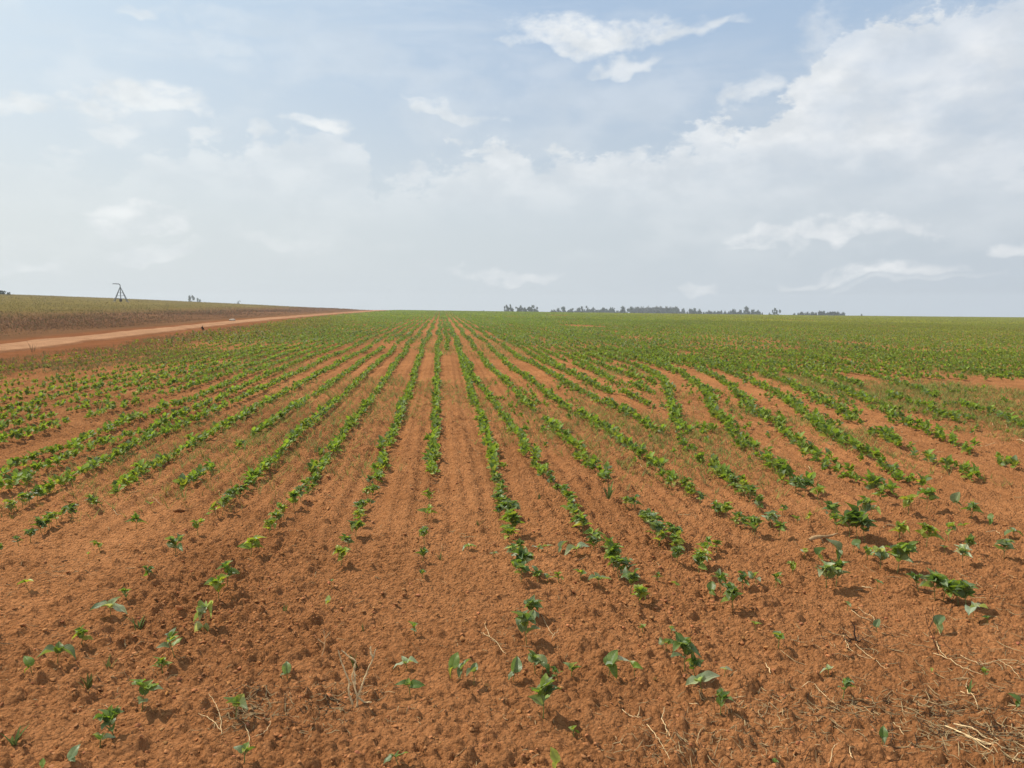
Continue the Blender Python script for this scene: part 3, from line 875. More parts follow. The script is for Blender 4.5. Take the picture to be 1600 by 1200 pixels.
# rows going on straight to the crest
far = sorted(ROWFAR)
xs = [p[0] for p in far]
lines = [(x, y) for x, y in far]
x = min(xs) - .42
while x > -20: lines.append((x, None)); x -= .46 + .05 * math.sin(x * 7)
x = max(xs) + .52
while x < 270: lines.append((x, None)); x += .54
gx = sorted(xs)
for a, b_ in zip(gx[:-1], gx[1:]):
    n = int((b_ - a) / .62)
    for q in range(n): lines.append((a + (b_ - a) * (q + 1) / (n + 1), 26. if b_ < 1.5 else 17.5))
PX, PY, SPX, SPY, FX, FY = [], [], [], [], [], []
def edge_ok(x, y):
    e = x - (road_c(y) + 2.1 + np.interp(y, [20, 80], [.5, .4]))
    return g.random(len(x)) < np.clip(e / 4.0, 0, 1) ** .8
for X, Y0 in lines:
    y0 = Y0 if Y0 is not None else max(abs(X) * 1.0, 7. if X < 0 else 13.6 + .12 * X)
    if X < -2 and Y0 is None: y0 = abs(X) * .9
    fv = abs(X - .07 * 0) / .78            # only where the frame, with a margin to each side, can see
    y0 = max(y0, fv - 6)
    if y0 < 28:
        y = np.arange(y0, 28, .075); y += g.normal(0, .025, len(y))
        PX.append(X + g.normal(0, .035, len(y)) + .06 * np.sin(y * .4 + X)); PY.append(y)
    s = max(y0, 28)
    if s < 100:
        y = np.arange(s, 100, .17); y += g.normal(0, .05, len(y)); SPX.append(X + g.normal(0, .05, len(y)) + .06 * np.sin(y * .4 + X)); SPY.append(y)
    s = max(y0, 100)
    if s < 345:
        y = 100 * np.exp(np.arange(math.log(s / 100), math.log(3.45), .0046)); y += g.normal(0, .25, len(y)); FX.append(X + g.normal(0, .06, len(y))); FY.append(y)
def prep(A, B, gap):
    x = np.concatenate(A); y = np.concatenate(B)
    d = fbm(x * .9, y * .35, 66, 3)
    bare = fbm(x * .09, y * .05, 81, 3)
    bank = np.exp(-((y - (14.8 + .02 * x)) / 1.0) ** 2) * smooth(6.5, 8.5, x)      # the bare strip on the right
    k = (g.random(len(x)) > np.clip((gap - d) * 5, 0, .9)) & (bare > .22) & edge_ok(x, y) & (bank < .3)
    return x[k], y[k], d[k]
x, y, d = prep(PX, PY, .40)
put(NEAR, x, y, (.110 + .016 * smooth(0, 6, x) - .03 * smooth(-5, -9, x)) * g.uniform(.65, 1.25, len(x)) * (.75 + .5 * d), tintm(x, y))
x, y, d = prep(SPX, SPY, .36)
put(MIDT, x, y, .15 * g.uniform(.7, 1.3, len(x)) * (.75 + .5 * d), tintm(x, y))
x, y, d = prep(FX, FY, .30)
put(FART, x, y, .20 * g.uniform(.7, 1.2, len(x)), tintm(x, y))
v, f, c = cat(parts)
me = npmesh('bean_rows', v, f, True, {'tint': c})
tag(link('bean_rows', me, None, M_crop), 'long rows of young green bean plants running over the red field to the crest', 'bean crop', None, 'stuff')
print('crop quads', len(f))

# ---------------------------------------------------------------- small weeds between the rows
def blade(seed, n, h=1., w=.05, spread=.35, bend=.5):
    r = np.random.default_rng(seed); V, F, o = [], [], 0
    for q in range(n):
        az = r.uniform(0, 6.28); L = h * r.uniform(.55, 1.1); b0 = np.array([r.normal(0, .08), r.normal(0, .08), 0])
        t = np.linspace(0, 1, 4); out = spread * r.uniform(.3, 1.3) * L * (t + bend * t * t)
        p = b0 + np.stack([np.cos(az) * out, np.sin(az) * out, L * (t - .25 * bend * t * t)], -1)
        side = np.array([-math.sin(az), math.cos(az), 0]); ww = w * np.array([.8, 1, .7, .08])
        v = np.stack([p - side * ww[:, None], p + side * ww[:, None]], 1).reshape(-1, 3)
        i = np.arange(3)[:, None] * 2; f = np.concatenate([i, i + 1, i + 3, i + 2], 1)
        V.append(v); F.append(f + o); o += len(v)
    v = np.concatenate(V); return v, np.concatenate(F), np.ones((len(v), 3))
W = [blade(500 + q, 4, 1, .035, 1.1, .2) for q in range(6)]
n = 220000
u = g.random(n); d_ = 5.5 * (60 / 5.5) ** u; a = g.uniform(R(-37), R(44), n)
x = d_ * np.sin(a); y = d_ * np.cos(a)
dn = fbm(x * .5, y * .22, 27, 4)
zone = smooth(5.5, 9, d_) * np.clip(.25 + smooth(1.0, 7, x) * .62 + 1.1 * smooth(-3, -8, x) + .25 * smooth(12, 20, d_), 0, 1)
k = (g.random(n) < np.clip((dn - .49 + .16 * smooth(-5, -9, x)) * 6, 0, 1) * zone) & (edge_ok(x, y) | ((g.random(n) < .5) & (x > road_c(y) + 2.2)))
x, y, d_ = x[k], y[k], d_[k]
parts = []
which = g.integers(0, 6, len(x)); z = G(x, y)
col = (np.array([.26, .26, .07]) * (1 - smooth(-5, -9, x))[:, None] + np.array([.19, .155, .055]) * smooth(-5, -9, x)[:, None]) * g.uniform(.65, 1.2, (len(x), 1)) * (1 + g.normal(0, .12, (len(x), 3)))
for q in range(6):
    m_ = which == q
    parts.append(scatter(W[q], x[m_], y[m_], z[m_] - .002, g.uniform(0, 6.28, m_.sum()), (.050 + .0014 * d_[m_]) * g.uniform(.6, 1.5, m_.sum()), col[m_]))
v, f, c = cat(parts)
tag(link('weed_sprouts', npmesh('weed_sprouts', v, f, True, {'tint': c}), None, M_grass), 'yellow-green weed sprouts scattered between the bean rows', 'weeds', None, 'stuff')

# ---------------------------------------------------------------- grass on the rise beyond the track
parts = []
D = [blade(600 + q, 9, 1, .055, .45, .4) for q in range(6)]
ds = np.array([22, 300.]); n = 130000
u = g.random(n); d_ = 20 * (330 / 20) ** u; a = g.uniform(R(-46), R(-4), n)
x = d_ * np.sin(a); y = d_ * np.cos(a)
rel = x - road_c(y)
k = (rel < -3.1 - 1.2 * fbm(x * .5, y * .12, 12, 3)) & (y < 300)
x, y, d_, rel = x[k], y[k], d_[k], rel[k]
n2 = fbm(x * .06, y * .03, 90, 4); edge = -(34 + 9 * (n2 - .5) + .05 * np.clip(y - 60, 0, None))
pas = smooth(8, -8, x - edge + 6 * (fbm(x * .4, y * .2, 13, 3) - .5))
dens = np.clip(.35 + 1.3 * (fbm(x * .22, y * .1, 51, 3) - .35), .1, 1)
k = g.random(len(x)) < dens
x, y, d_, rel, pas = x[k], y[k], d_[k], rel[k], pas[k]
hgt = (.11 + .15 * fbm(x * .15, y * .08, 61, 3)) * (1 - pas) + .10 * pas
hgt *= smooth(-2.5, -16, rel) * .65 + .35
cb = np.array([.25, .140, .072]); co = np.array([.235, .180, .050])
col = (cb * (1 - pas)[:, None] + co * pas[:, None]) * g.uniform(.6, 1.3, (len(x), 1))
straw = g.random(len(x)) < .12
col[straw] = np.array([.27, .19, .10]) * g.uniform(.7, 1.1, (straw.sum(), 1))
green = (g.random(len(x)) < .05 + .1 * pas)
col[green] = np.array([.13, .13, .04])
which = g.integers(0, 6, len(x)); z = H(x, y)
for q in range(6):
    m_ = which == q
    tm = (D[q][0] * np.array([1, 1, 1]), D[q][1], D[q][2])
    parts.append(scatter(tm, x[m_], y[m_], z[m_] - .01, g.uniform(0, 6.28, m_.sum()), hgt[m_] * g.uniform(.6, 1.2, m_.sum()) * (1 + .003 * d_[m_]), col[m_]))
v, f, c = cat(parts)
tag(link('dry_grass', npmesh('dry_grass', v, f, True, {'tint': c}), None, M_grass), 'brown dead grass and olive pasture on the rise beyond the dirt track', 'grass', None, 'stuff')

# ---------------------------------------------------------------- loose clods and straw litter on the soil
bpy_ico = None
def ico(sub, seed):
    import bmesh
    bm = bmesh.new(); bmesh.ops.create_icosphere(bm, subdivisions=sub, radius=1.)
    v = np.array([p.co[:] for p in bm.verts]); f = np.array([[q.index for q in p.verts] for p in bm.faces]); bm.free()
    r = np.random.default_rng(seed)
    k = r.normal(0, 1, (5, 3)); k /= np.linalg.norm(k, axis=1, keepdims=True)
    v = v * (1 + r.normal(0, .15, (len(v), 1)))
    for q in k: v = v - np.clip(v @ q - r.uniform(.35, .7), 0, None)[:, None] * q
    v = v * np.array([1, r.uniform(.6, 1), r.uniform(.4, .65)])
    return v, f, np.ones((len(v), 3))
parts = []
C2 = [ico(2, 700 + q) for q in range(8)]; C1 = [ico(1, 720 + q) for q in range(8)]
def clods(n, dmin, dmax, smin, smax, tms, pw):
    u = g.random(n); d_ = dmin * (dmax / dmin) ** u; a = g.uniform(R(-42), R(50), n)
    x = d_ * np.sin(a); y = d_ * np.cos(a)
    track = np.exp(-((x + .55) / .15) ** 2) + np.exp(-((x + 2.15) / .18) ** 2)
    k = g.random(n) < (.12 + 1.5 * np.clip(fbm(x * .9, y * .6, 31, 3) - .3, 0, 1)) * (1 - .85 * np.clip(track, 0, 1) * smooth(3.5, 6, y))
    x, y = x[k], y[k]; s = smin * (smax / smin) ** (g.random(len(x)) ** pw)
    which = g.integers(0, 8, len(x)); z = G(x, y) + s * .18
    col = SOILC * g.uniform(.82, 1.18, (len(x), 1)) * (1 + g.normal(0, .05, (len(x), 3)))
    for q in range(8):
        m_ = which == q
        parts.append(scatter(tms[q], x[m_], y[m_], z[m_], g.uniform(0, 6.28, m_.sum()), s[m_], col[m_]))
clods(22000, 2.2, 6.5, .0035, .013, C2, 2.6)
clods(30000, 3.5, 14, .005, .017, C1, 2.6)
clods(170, 2.4, 14, .012, .026, C2, 2.4)
v, f, c = cat(parts)
tag(link('soil_clods', npmesh('soil_clods', v, f, True, {'tint': c}), None, M_clod), 'crumbs and clods of red earth lying on the tilled soil', 'soil clods', None, 'stuff')

parts = []
def straws(n, cx, cy, sx, sy, lmin, lmax, w, dark=.15, ang=None):
    x = g.normal(cx, sx, n); y = g.normal(cy, sy, n)
    L = g.uniform(lmin, lmax, n); a = g.uniform(0, 6.28, n) if ang is None else g.normal(ang, .5, n)
    for q in range(n):
        if math.hypot(x[q], y[q]) < 2: continue
        t = np.linspace(-.5, .5, 4) * L[q]; cv = g.normal(0, .13) * L[q] * ((t / L[q]) ** 2 * 4 - .5)
        X = x[q] + math.cos(a[q]) * t - math.sin(a[q]) * cv; Y = y[q] + math.sin(a[q]) * t + math.cos(a[q]) * cv
        Z = G(X, Y) + .003; Z = np.linspace(Z[0], Z[-1], 4) * .6 + Z * .4 + g.uniform(0, .005) * np.linspace(0, 1, 4)
        r_ = w * g.uniform(.5, 1.5)
        v, f = tube(np.stack([X, Y, Z], -1), [r_ * .7, r_, r_, r_ * .5], 4)
        u = g.random()
        c = np.array([.45, .32, .165]) * g.uniform(.55, 1.1) if u > dark else np.array([.075, .045, .028]) * g.uniform(.6, 1.4)
        parts.append((v, f, np.repeat(c[None], len(v), 0)))
def spot(px, py): 
    p = at(np.array(float(px)), np.array(float(py))); return float(p[0]), float(p[1])
for px, py, n, sx, sy, l0, l1, w, dk in [(1540, 1150, 330, .20, .16, .02, .12, .0013, .3), (1440, 1110, 200, .25, .14, .015, .08, .0012, .35), (1250, 1110, 150, .2, .12, .01, .06, .0012, .35),
      (1180, 1150, 130, .16, .1, .01, .05, .0012, .3), (1050, 1170, 110, .12, .07, .01, .05, .0012, .25), (500, 1110, 150, .10, .10, .01, .045, .0013, .35), (390, 1110, 130, .07, .10, .015, .07, .0012, .35),
      (560, 1080, 60, .08, .07, .01, .05, .0012, .3), (780, 1110, 60, .2, .1, .01, .03, .001, .3), (790, 1000, 45, .12, .12, .01, .06, .001, .3), (1560, 1040, 130, .25, .25, .02, .12, .0012, .2), (1570, 935, 90, .25, .3, .02, .12, .0013, .3),
      (1340, 1000, 70, .12, .12, .02, .09, .0012, .4), (100, 1030, 60, .25, .15, .01, .06, .001, .3), (60, 920, 50, .3, .25, .01, .05, .001, .4), (140, 890, 45, .2, .2, .01, .06, .001, .3), (210, 1070, 60, .12, .1, .01, .04, .001, .3)]:
    cx, cy = spot(px, py); straws(int(n * 1.3), cx, cy, sx, sy, l0, l1, w, dk)
straws(900, .3, 4.6, 2.6, 1.6, .008, .05, .0010, .3)
straws(900, 1.5, 9, 4.5, 3.0, .03, .12, .0018, .15)
straws(500, 5.5, 10.5, 2.5, 2.5, .04, .16, .002, .1)
v, f, c = cat(parts)
tag(link('straw_litter', npmesh('straw_litter', v, f, True, {'tint': c}), None, M_litter), 'short bits of dead straw and crop litter scattered over the red soil', 'straw litter', None, 'stuff')
HAZE = True
# ---------------------------------------------------------------- single dry stalks, wood and grass sprouts
def stalk(label, lines, rad=.0022, lift=.006, m=M_straw, up=0., name='straw_stalk', cat_='straw', group='dry stalks lying on the soil'):
    """lines: polylines traced on the ground; up lifts the far end (metres)"""
    pcs = []
    for q, pl in enumerate(lines):
        A = np.array(pl, float); s = np.linspace(0, len(A) - 1, max(8, 4 * len(A)))
        A = np.stack([np.interp(s, np.arange(len(A)), A[:, 0]), np.interp(s, np.arange(len(A)), A[:, 1])], -1)
        X, Y = at(A[:, 0], A[:, 1]); Z = G(X, Y)
        Z = np.maximum(np.convolve(np.pad(Z, 2, 'edge'), np.ones(5) / 5, 'valid'), Z * .7 + .3 * Z.mean()) + lift + up * np.linspace(0, 1, len(X)) ** 1.3
        wob = g.normal(0, .0015, (len(X), 2))
        r_ = .68 * rad * np.interp(np.linspace(0, 1, len(X)), [0, .2, .8, 1], [.8, 1, .8, .45])
        pcs.append((np.stack([X + wob[:, 0], Y + wob[:, 1], Z], -1), r_))
    o0 = pcs[0][0][0].copy()
    v, f = merge([tube(p - o0, r_, 6) for p, r_ in pcs])
    o = link(name, npmesh(name, v, f), None, m); o.location = o0
    return tag(o, label, cat_, group)

def standing(label, px, py, strokes, rad=.002, m=M_straw, name='straw_stalk', cat_='straw', group='dry stalks lying on the soil', tilt=.35):
    """stalk standing up from a foot; strokes are lists of (right px, up px) from the foot"""
    x, y = spot(px, py); dep = math.hypot(x, y); k = math.hypot(dep, CAM_H) / FPX
    pcs = []
    for st in strokes:
        A = np.array(st, float) * k
        P = np.stack([A[:, 0] * math.cos(YAW), A[:, 1] * tilt * .9, A[:, 1] * .95], -1)
        s = np.linspace(0, len(P) - 1, 5 * len(P)); P = np.stack([np.interp(s, np.arange(len(P)), P[:, q]) for q in range(3)], -1)
        P += g.normal(0, .0008, P.shape)
        pcs.append(tube(P, rad * np.linspace(1, .6, len(P)), 6))
    v, f = merge(pcs); o = link(name, npmesh(name, v, f), None, m); o.location = (x, y, float(G(np.array([x]), np.array([y]))[0]) - .004)
    return tag(o, label, cat_, group)

standing('pale forked dry stalk standing like a V on bare soil', 558, 1104, [[(0, 0), (0, 14), (-8, 40), (-3, 62)], [(0, 12), (4, 22), (14, 48), (22, 66), (26, 78)], [(-6, 4), (-12, 18), (-12, 36), (-22, 58), (-28, 78)], [(22, 66), (18, 72), (18, 82)], [(-3, 30), (-5, 50), (-3, 62), (-14, 70), (-24, 78)], [(2, 12), (10, 6), (20, 6)]], .0042)
standing('thin branched dry stalk standing left of the V-shaped one', 502, 1032, [[(0, 0), (4, 16), (5, 28), (2, 40)], [(5, 28), (12, 36)], [(4, 20), (-6, 28)]], .0015)
standing('dark thin twig curving up behind the pale leaf on the right', 1468, 1024, [[(0, 0), (-4, 18), (-10, 40), (-12, 55)], [(-8, 36), (0, 48), (0, 64)]], .0016, M_dark, 'twig', 'twig', None)
bean_px(1463, 984, 30, 'one', 'pale', 'pale grey-green leaf beside the dark thin twig on the right')
stalk('long straw stalk running down right below the dark thin twig', [[(1458, 1020), (1480, 1030), (1505, 1045), (1535, 1060)], [(1462, 1004), (1470, 1018), (1480, 1030)]], .0024)
stalk('straw stalk slanting below the dark root tangle', [[(1336, 1012), (1355, 1025), (1375, 1040), (1388, 1044)]], .0022)
stalk('second straw stalk left of the slanting one below the root tangle', [[(1317, 998), (1326, 1014), (1345, 1026), (1360, 1030)]], .002)
stalk('thin straw curving behind the pale folded leaf', [[(1340, 950), (1360, 960), (1372, 972), (1395, 978)], [(1330, 952), (1345, 964), (1362, 972)]], .0018)
stalk('straw stalk reaching the right edge above the litter', [[(1500, 1026), (1530, 1042), (1570, 1034), (1602, 1044)], [(1560, 1032), (1580, 1048), (1592, 1060)]], .002)
stalk('wide pale dead leaf stalk in the bottom right litter', [[(1476, 1138), (1500, 1150), (1530, 1164), (1560, 1172), (1584, 1176)], [(1490, 1138), (1515, 1146), (1530, 1152), (1552, 1160)]], .0042, .012)
stalk('thinner stalk fan under the wide pale dead leaf stalk', [[(1520, 1160), (1550, 1172), (1566, 1182)], [(1500, 1148), (1535, 1172), (1552, 1188)], [(1600, 1178), (1582, 1188), (1586, 1204)]], .0024, .009)
stalk('twisted yellow straw left of the dark twig at the right edge', [[(1500, 1080), (1514, 1086), (1522, 1098), (1528, 1112)], [(1510, 1072), (1512, 1082), (1522, 1092)]], .0026, .008)
stalk('short pale straw at the right edge under the bluish leaf', [[(1574, 1104), (1590, 1106), (1606, 1108)]], .0028)
stalk('pale straw pair pointing down in the bottom right litter', [[(1396, 1130), (1406, 1144), (1412, 1158)]], .002)
stalk('curved straw in the lower straw litter, right of the middle', [[(1272, 1072), (1284, 1086), (1306, 1106)], [(1250, 1074), (1272, 1068)]], .002)
stalk('hooked straw near the bottom edge right of the middle', [[(1296, 1198), (1300, 1180), (1310, 1166)], [(1330, 1198), (1326, 1184)]], .0022)
stalk('long thin straw slanting left to right near the bottom middle', [[(1010, 1136), (1022, 1150), (1034, 1166), (1046, 1194)]], .0022)
stalk('bent straw with a thick end above the long thin one', [[(972, 1112), (984, 1120), (1002, 1127)], [(996, 1124), (1000, 1118)]], .0024)
stalk('upright bent straw beside the long thin one', [[(1046, 1164), (1040, 1146), (1033, 1130), (1038, 1108)]], .0026, .008)
stalk('short straw chip lying below the wide pale bean leaves', [[(1077, 1100), (1092, 1101)]], .003)
stalk('horizontal straw right of the dark seedling by the litter', [[(1136, 1092), (1165, 1093)]], .002)
stalk('white straw chip beside the tiny seedling on the right', [[(1346, 917), (1364, 920)]], .004)
stalk('pale upright chip at the left of the straw litter', [[(1203, 1052), (1197, 1038)]], .0035)
stalk('curved straw left of the blue leaf in the headland row', [[(790, 1028), (778, 1010), (765, 1000), (756, 974)], [(765, 1000), (752, 990)]], .002)
stalk('straw sprig right of the tall bluish plant', [[(862, 1002), (870, 990), (872, 982)], [(866, 998), (858, 984), (845, 962)]], .0016)
stalk('straw stalk with a kink left of the straw heap seedling', [[(346, 1148), (346, 1130), (340, 1105), (326, 1086)], [(344, 1140), (330, 1128), (310, 1116)]], .002)
stalk('straw arch at the right of the straw heap seedling', [[(390, 1172), (388, 1150), (382, 1134)], [(400, 1158), (416, 1146), (424, 1130)]], .002)
stalk('bent straw on the left bare soil behind the tiny sprout', [[(232, 776), (242, 778), (254, 784)], [(176, 798), (183, 806), (190, 802)]], .0022)
stalk('straw piece among right rows, left of the long row', [[(1258, 724), (1264, 732), (1268, 740)]], .004)
stalk('thin straw lying in the gap of the third row right', [[(1000, 727), (1014, 739)]], .003)
stalk('long thin straw at the right bare strip', [[(1518, 690), (1535, 697), (1555, 694)]], .003)
stalk('straw at the right edge beside the last row', [[(1588, 690), (1604, 694)]], .007)
stalk('two pale straws standing in the right bare strip', [[(1548, 660), (1554, 672)], [(1570, 662), (1573, 671)]], .005)
stalk('cream straw at the right edge between the bean rows and the dark slit', [[(1540, 838), (1556, 832), (1562, 838)]], .003)
# dead wood and root
def lump_mesh(name, px, py, size, seed, m, label, cat_, sc=(1, .5, .4), rz=0., parts_=None):
    v, f, _ = ico(3, seed); r = np.random.default_rng(seed)
    n = fbm(v[:, 0] * 2 + 9, v[:, 1] * 2 + v[:, 2] * 3 + 5, seed, 3) - .5
    v = (v * (1 + .5 * n[:, None])) * np.array(sc) * size
    c, s = math.cos(rz), math.sin(rz); v = np.stack([v[:, 0] * c - v[:, 1] * s, v[:, 0] * s + v[:, 1] * c, v[:, 2]], -1)
    x, y = spot(px, py); o = link(name, npmesh(name, v, f), None, m); o.location = (x, y, float(G(np.array([x]), np.array([y]))[0]) + size * sc[2] * .35)
    return tag(o, label, cat_)
M_wood = simple_mat('weathered_wood', (.40, .25, .12), .85, .3, 40)
x, y = spot(1284, 850)
root = link('driftwood', None); root.location = (x, y, float(G(np.array([x]), np.array([y]))[0])); tag(root, 'weathered curved piece of wood lying under the biggest dark bean clump', 'wood')
v, f = tube([(-.085, 0, .012), (-.06, 0, .026), (-.02, .005, .034), (.03, .008, .03), (.075, .01, .036), (.11, .012, .048)], [.009, .014, .012, .010, .008, .004], 9)
v = v * np.array([1, 1, 1]) + np.stack([fbm(v[:, 0] * 60, v[:, 1] * 60, 3, 3) - .5] * 3, -1) * .008
link('branch', npmesh('branch', v, f), root, M_wood)
v, f = tube([(-.02, .005, .034), (-.005, -.01, .015), (.0, -.02, -.004)], [.006, .005, .003], 7)
link('twig', npmesh('twig', v, f), root, M_wood)
rt = link('dead_root', None); x, y = spot(1340, 1004); rt.location = (x, y, float(G(np.array([x]), np.array([y]))[0]) - .003); tag(rt, 'dark tangled dead root standing in a hollow of the soil', 'root')
pcs = []
for q in range(9):
    a = g.uniform(0, 6.28); L = g.uniform(.03, .07)
    P = np.cumsum(np.vstack([[g.normal(0, .008), g.normal(0, .008), 0], np.c_[np.full(5, math.cos(a)) * L / 5, np.full(5, math.sin(a)) * L / 5, g.uniform(-.2, .9, 5) * L / 5] + g.normal(0, L * .05, (5, 3))]), 0)
    pcs.append(tube(P, np.linspace(.0028, .001, 6), 5))
v, f = merge(pcs); link('root_fibre', npmesh('root_fibre', v, f), rt, M_dark)
v, f = tube([(-.005, 0, .0), (-.012, .01, .03), (-.006, .02, .06), (-.02, .03, .085)], [.004, .0035, .0028, .0015], 6); link('root_stub', npmesh('root_stub', v, f), rt, M_dark)
for px, py, sz, lab in [(110, 784, .05, 'large red earth clod beside the left edge rows'), (280, 806, .055, 'dark red clod heap left of centre between thinning rows'), (1013, 915, .028, 'round orange clod right of the broad green clump'),
      (1177, 952, .026, 'orange clod in the shadow of the broad shadowed plant'), (1226, 1118, .024, 'smooth orange clod at the left of the straw litter'), (617, 948, .03, 'pale orange clod left of the centre row, alone'), (1592, 636, .07, 'dark clod at the right edge by the bare strip'), (1552, 614, .06, 'dark earth lump in the right bare strip')]:
    v, f, _ = ico(4, int(px)); v = v * (1 + .7 * (fbm(v[:, 0] * 2.2 + 7, v[:, 1] * 2.2 + v[:, 2] * 3, int(py), 2) - .5) + .25 * (fbm(v[:, 0] * 9 + 7, v[:, 1] * 9 + v[:, 2] * 7, int(py) + 3, 3) - .5))[:, None] * sz * .6 * np.array([1, .85, .7])
    x, y = spot(px, py); o = link('earth_clod', npmesh('earth_clod', v, f, True, {'tint': np.repeat((SOILC * (.9 if 'dark' not in lab else .6))[None], len(v), 0)}), None, M_clod)
    o.location = (x, y, float(G(np.array([x]), np.array([y]))[0]) + sz * .2); tag(o, lab, 'clod', 'large clods on the soil')
# grass sprouts in the foreground
def sprout(px, py, h, label, seed, n=5, col=(.16, .19, .05)):
    x, y = spot(px, py); s = h * math.hypot(math.hypot(x, y), CAM_H) / FPX * 1.2
    v, f, c = blade(seed, n, 1, .07, .35, .6); o = link('grass_sprout', npmesh('grass_sprout', v * s, f, True, {'tint': np.repeat(np.array(col)[None], len(v), 0)}), None, M_grass)
    o.location = (x, y, float(G(np.array([x]), np.array([y]))[0]) - .002); return tag(o, label, 'grass sprout', 'grass sprouts in the tilled field')
for q, (px, py, h, lab) in enumerate([(217, 982, 20, 'thin pale grass sprout right of the wide-leaved pale plant'), (169, 1049, 18, 'small bright grass sprout left of the low bright bean plant'), (138, 1075, 26, 'upright grass sprout with a lying blade, left foreground'),
      (22, 1157, 24, 'grass sprout at the left edge near the bottom'), (443, 957, 14, 'faint grass sprout alone left of the middle'), (567, 988, 10, 'tiny grass sprout left of the two-toned bean seedling'), (690, 872, 14, 'small dull grass sprout between the two middle rows'),
      (748, 826, 14, 'thin grey-green sprout left of the centre row'), (842, 782, 12, 'low sprawling grass sprout right of the centre row'), (950, 782, 24, 'leaning yellowish grass sprout below the gap in the second row right'), (555, 1045, 20, 'green weed caught inside the V-shaped dry stalk'),
      (1023, 1060, 9, 'tiny pale sprout at the right end of the headland row'), (1515, 1082, 16, 'small grass sprout behind the twisted yellow straw'), (155, 645, 18, 'yellow-green grass tuft among the left rows'), (1482, 615, 16, 'dry weedy grass tuft at the start of the right bare strip')]):
    sprout(px, py, h, lab, 800 + q, 4 if h < 20 else 7, (.17, .17, .05) if q % 3 else (.15, .2, .06))

# ---------------------------------------------------------------- pivot tower on the rise
def tower():
    x, y = ongo(189.5, 186.); k = 186. * math.cos(R(24.5)) / FPX
    base = float(H(np.array([x]), np.array([y]))[0])
    rt = link('pivot_tower', None); rt.location = (x, y, base); rt.rotation_euler.z = R(22.); rt.scale = (.91,) * 3
    tag(rt, 'grey steel irrigation pivot tower with four splayed legs and a bent top pipe', 'irrigation tower')
    h = 3.15; w = 1.55
    legs = [(-w, -.9), (-w * .82, 1.3), (w, -.7), (w * .85, 1.1)]
    for lx, ly in legs:
        v, f = tube([(lx, ly, -.05), (lx * .12, ly * .12, h)], [.075, .06], 8); lg = link('leg', npmesh('leg', v, f), rt, M_steel)
        v, f = tube([(lx, ly, -.1), (lx, ly, .12)], [.24, .2], 10); link('foot_pad', npmesh('foot_pad', v, f), lg, M_stone)
    def pt(q, t): return np.array([legs[q][0] * (1 - .88 * t), legs[q][1] * (1 - .88 * t), h * t])
    for t in (.24, .46, .68):
        for a, b_ in ((0, 2), (2, 3), (3, 1), (1, 0)):
            v, f = tube([pt(a, t), pt(b_, t)], .035, 6); link('brace', npmesh('brace', v, f), rt, M_steel)
    v, f = tube([(0, 0, 0), (0, 0, h), (0, 0, h + .25)], .1, 12); link('riser_pipe', npmesh('riser_pipe', v, f), rt, M_steel)
    v, f = tube([(0, 0, h - .2), (0, 0, h + .1), (0, 0, h + .4)], [.13, .17, .14], 12); link('swivel', npmesh('swivel', v, f), rt, M_steel)
    a = np.linspace(0, math.pi / 2, 8)
    el = [(0, 0, h + .3)] + [(-.42 + .42 * math.cos(t), 0, h + .62 + .42 * math.sin(t)) for t in a] + [(-1.5, 0, h + 1.06)]
    v, f = tube(el, .095, 12); link('elbow_pipe', npmesh('elbow_pipe', v, f), rt, M_steel)
    v, f = tube([(-1.46, 0, h + 1.06), (-1.53, 0, h + 1.06)], [.15, .15], 12); link('flange', npmesh('flange', v, f), rt, M_steel)
    import bmesh
    bm = bmesh.new(); bmesh.ops.create_cube(bm, size=1); bmesh.ops.scale(bm, vec=(.55, .35, .62), verts=bm.verts); bmesh.ops.bevel(bm, geom=bm.edges[:], offset=.04, segments=2)
    bmesh.ops.translate(bm, vec=(.0, -.35, .42), verts=bm.verts); me = bpy.data.meshes.new('control_box'); bm.to_mesh(me); bm.free(); link('control_box', me, rt, M_dark)
    # inlet pipe near the ground
    v, f = tube([(-.3, .3, .22), (.12, .1, .24)], .12, 10); link('inlet_pipe', npmesh('inlet_pipe', v, f), rt, M_dark)
tower()
# small things by the track
x, y = spot(318, 516); dep = math.hypot(x, y)
v, f, c = blade(905, 16, 1, .06, .22, .5); v = v @ np.array(Matrix.Rotation(-.45, 3, 'Y')).T
o = link('dead_weed', npmesh('dead_weed', v * .34, f, True, {'tint': np.repeat(np.array([[.05, .026, .012]]), len(v), 0)}), None, M_grass); o.location = (x, y, float(H(np.array([x]), np.array([y]))[0])); tag(o, 'small dark brown leaning weed tuft at the near edge of the dirt track', 'weed')
x, y = spot(52, 550); v, f, c = blade(906, 5, 1, .018, .45, .2)
o = link('spindly_weed', npmesh('spindly_weed', v * .38, f, True, {'tint': np.repeat(np.array([[.13, .10, .05]]), len(v), 0)}), None, M_grass); o.location = (x, y, float(H(np.array([x]), np.array([y]))[0])); tag(o, 'thin spindly weed standing against the pale dirt track at the left', 'weed')
x, y = spot(362, 502); v, f, c = ico(2, 77); o = link('pale_stone', npmesh('pale_stone', v * .28, f), None, M_stone); o.location = (x, y, float(H(np.array([x]), np.array([y]))[0]) + .12); tag(o, 'small pale stone on the brown slope beyond the dirt track', 'stone')

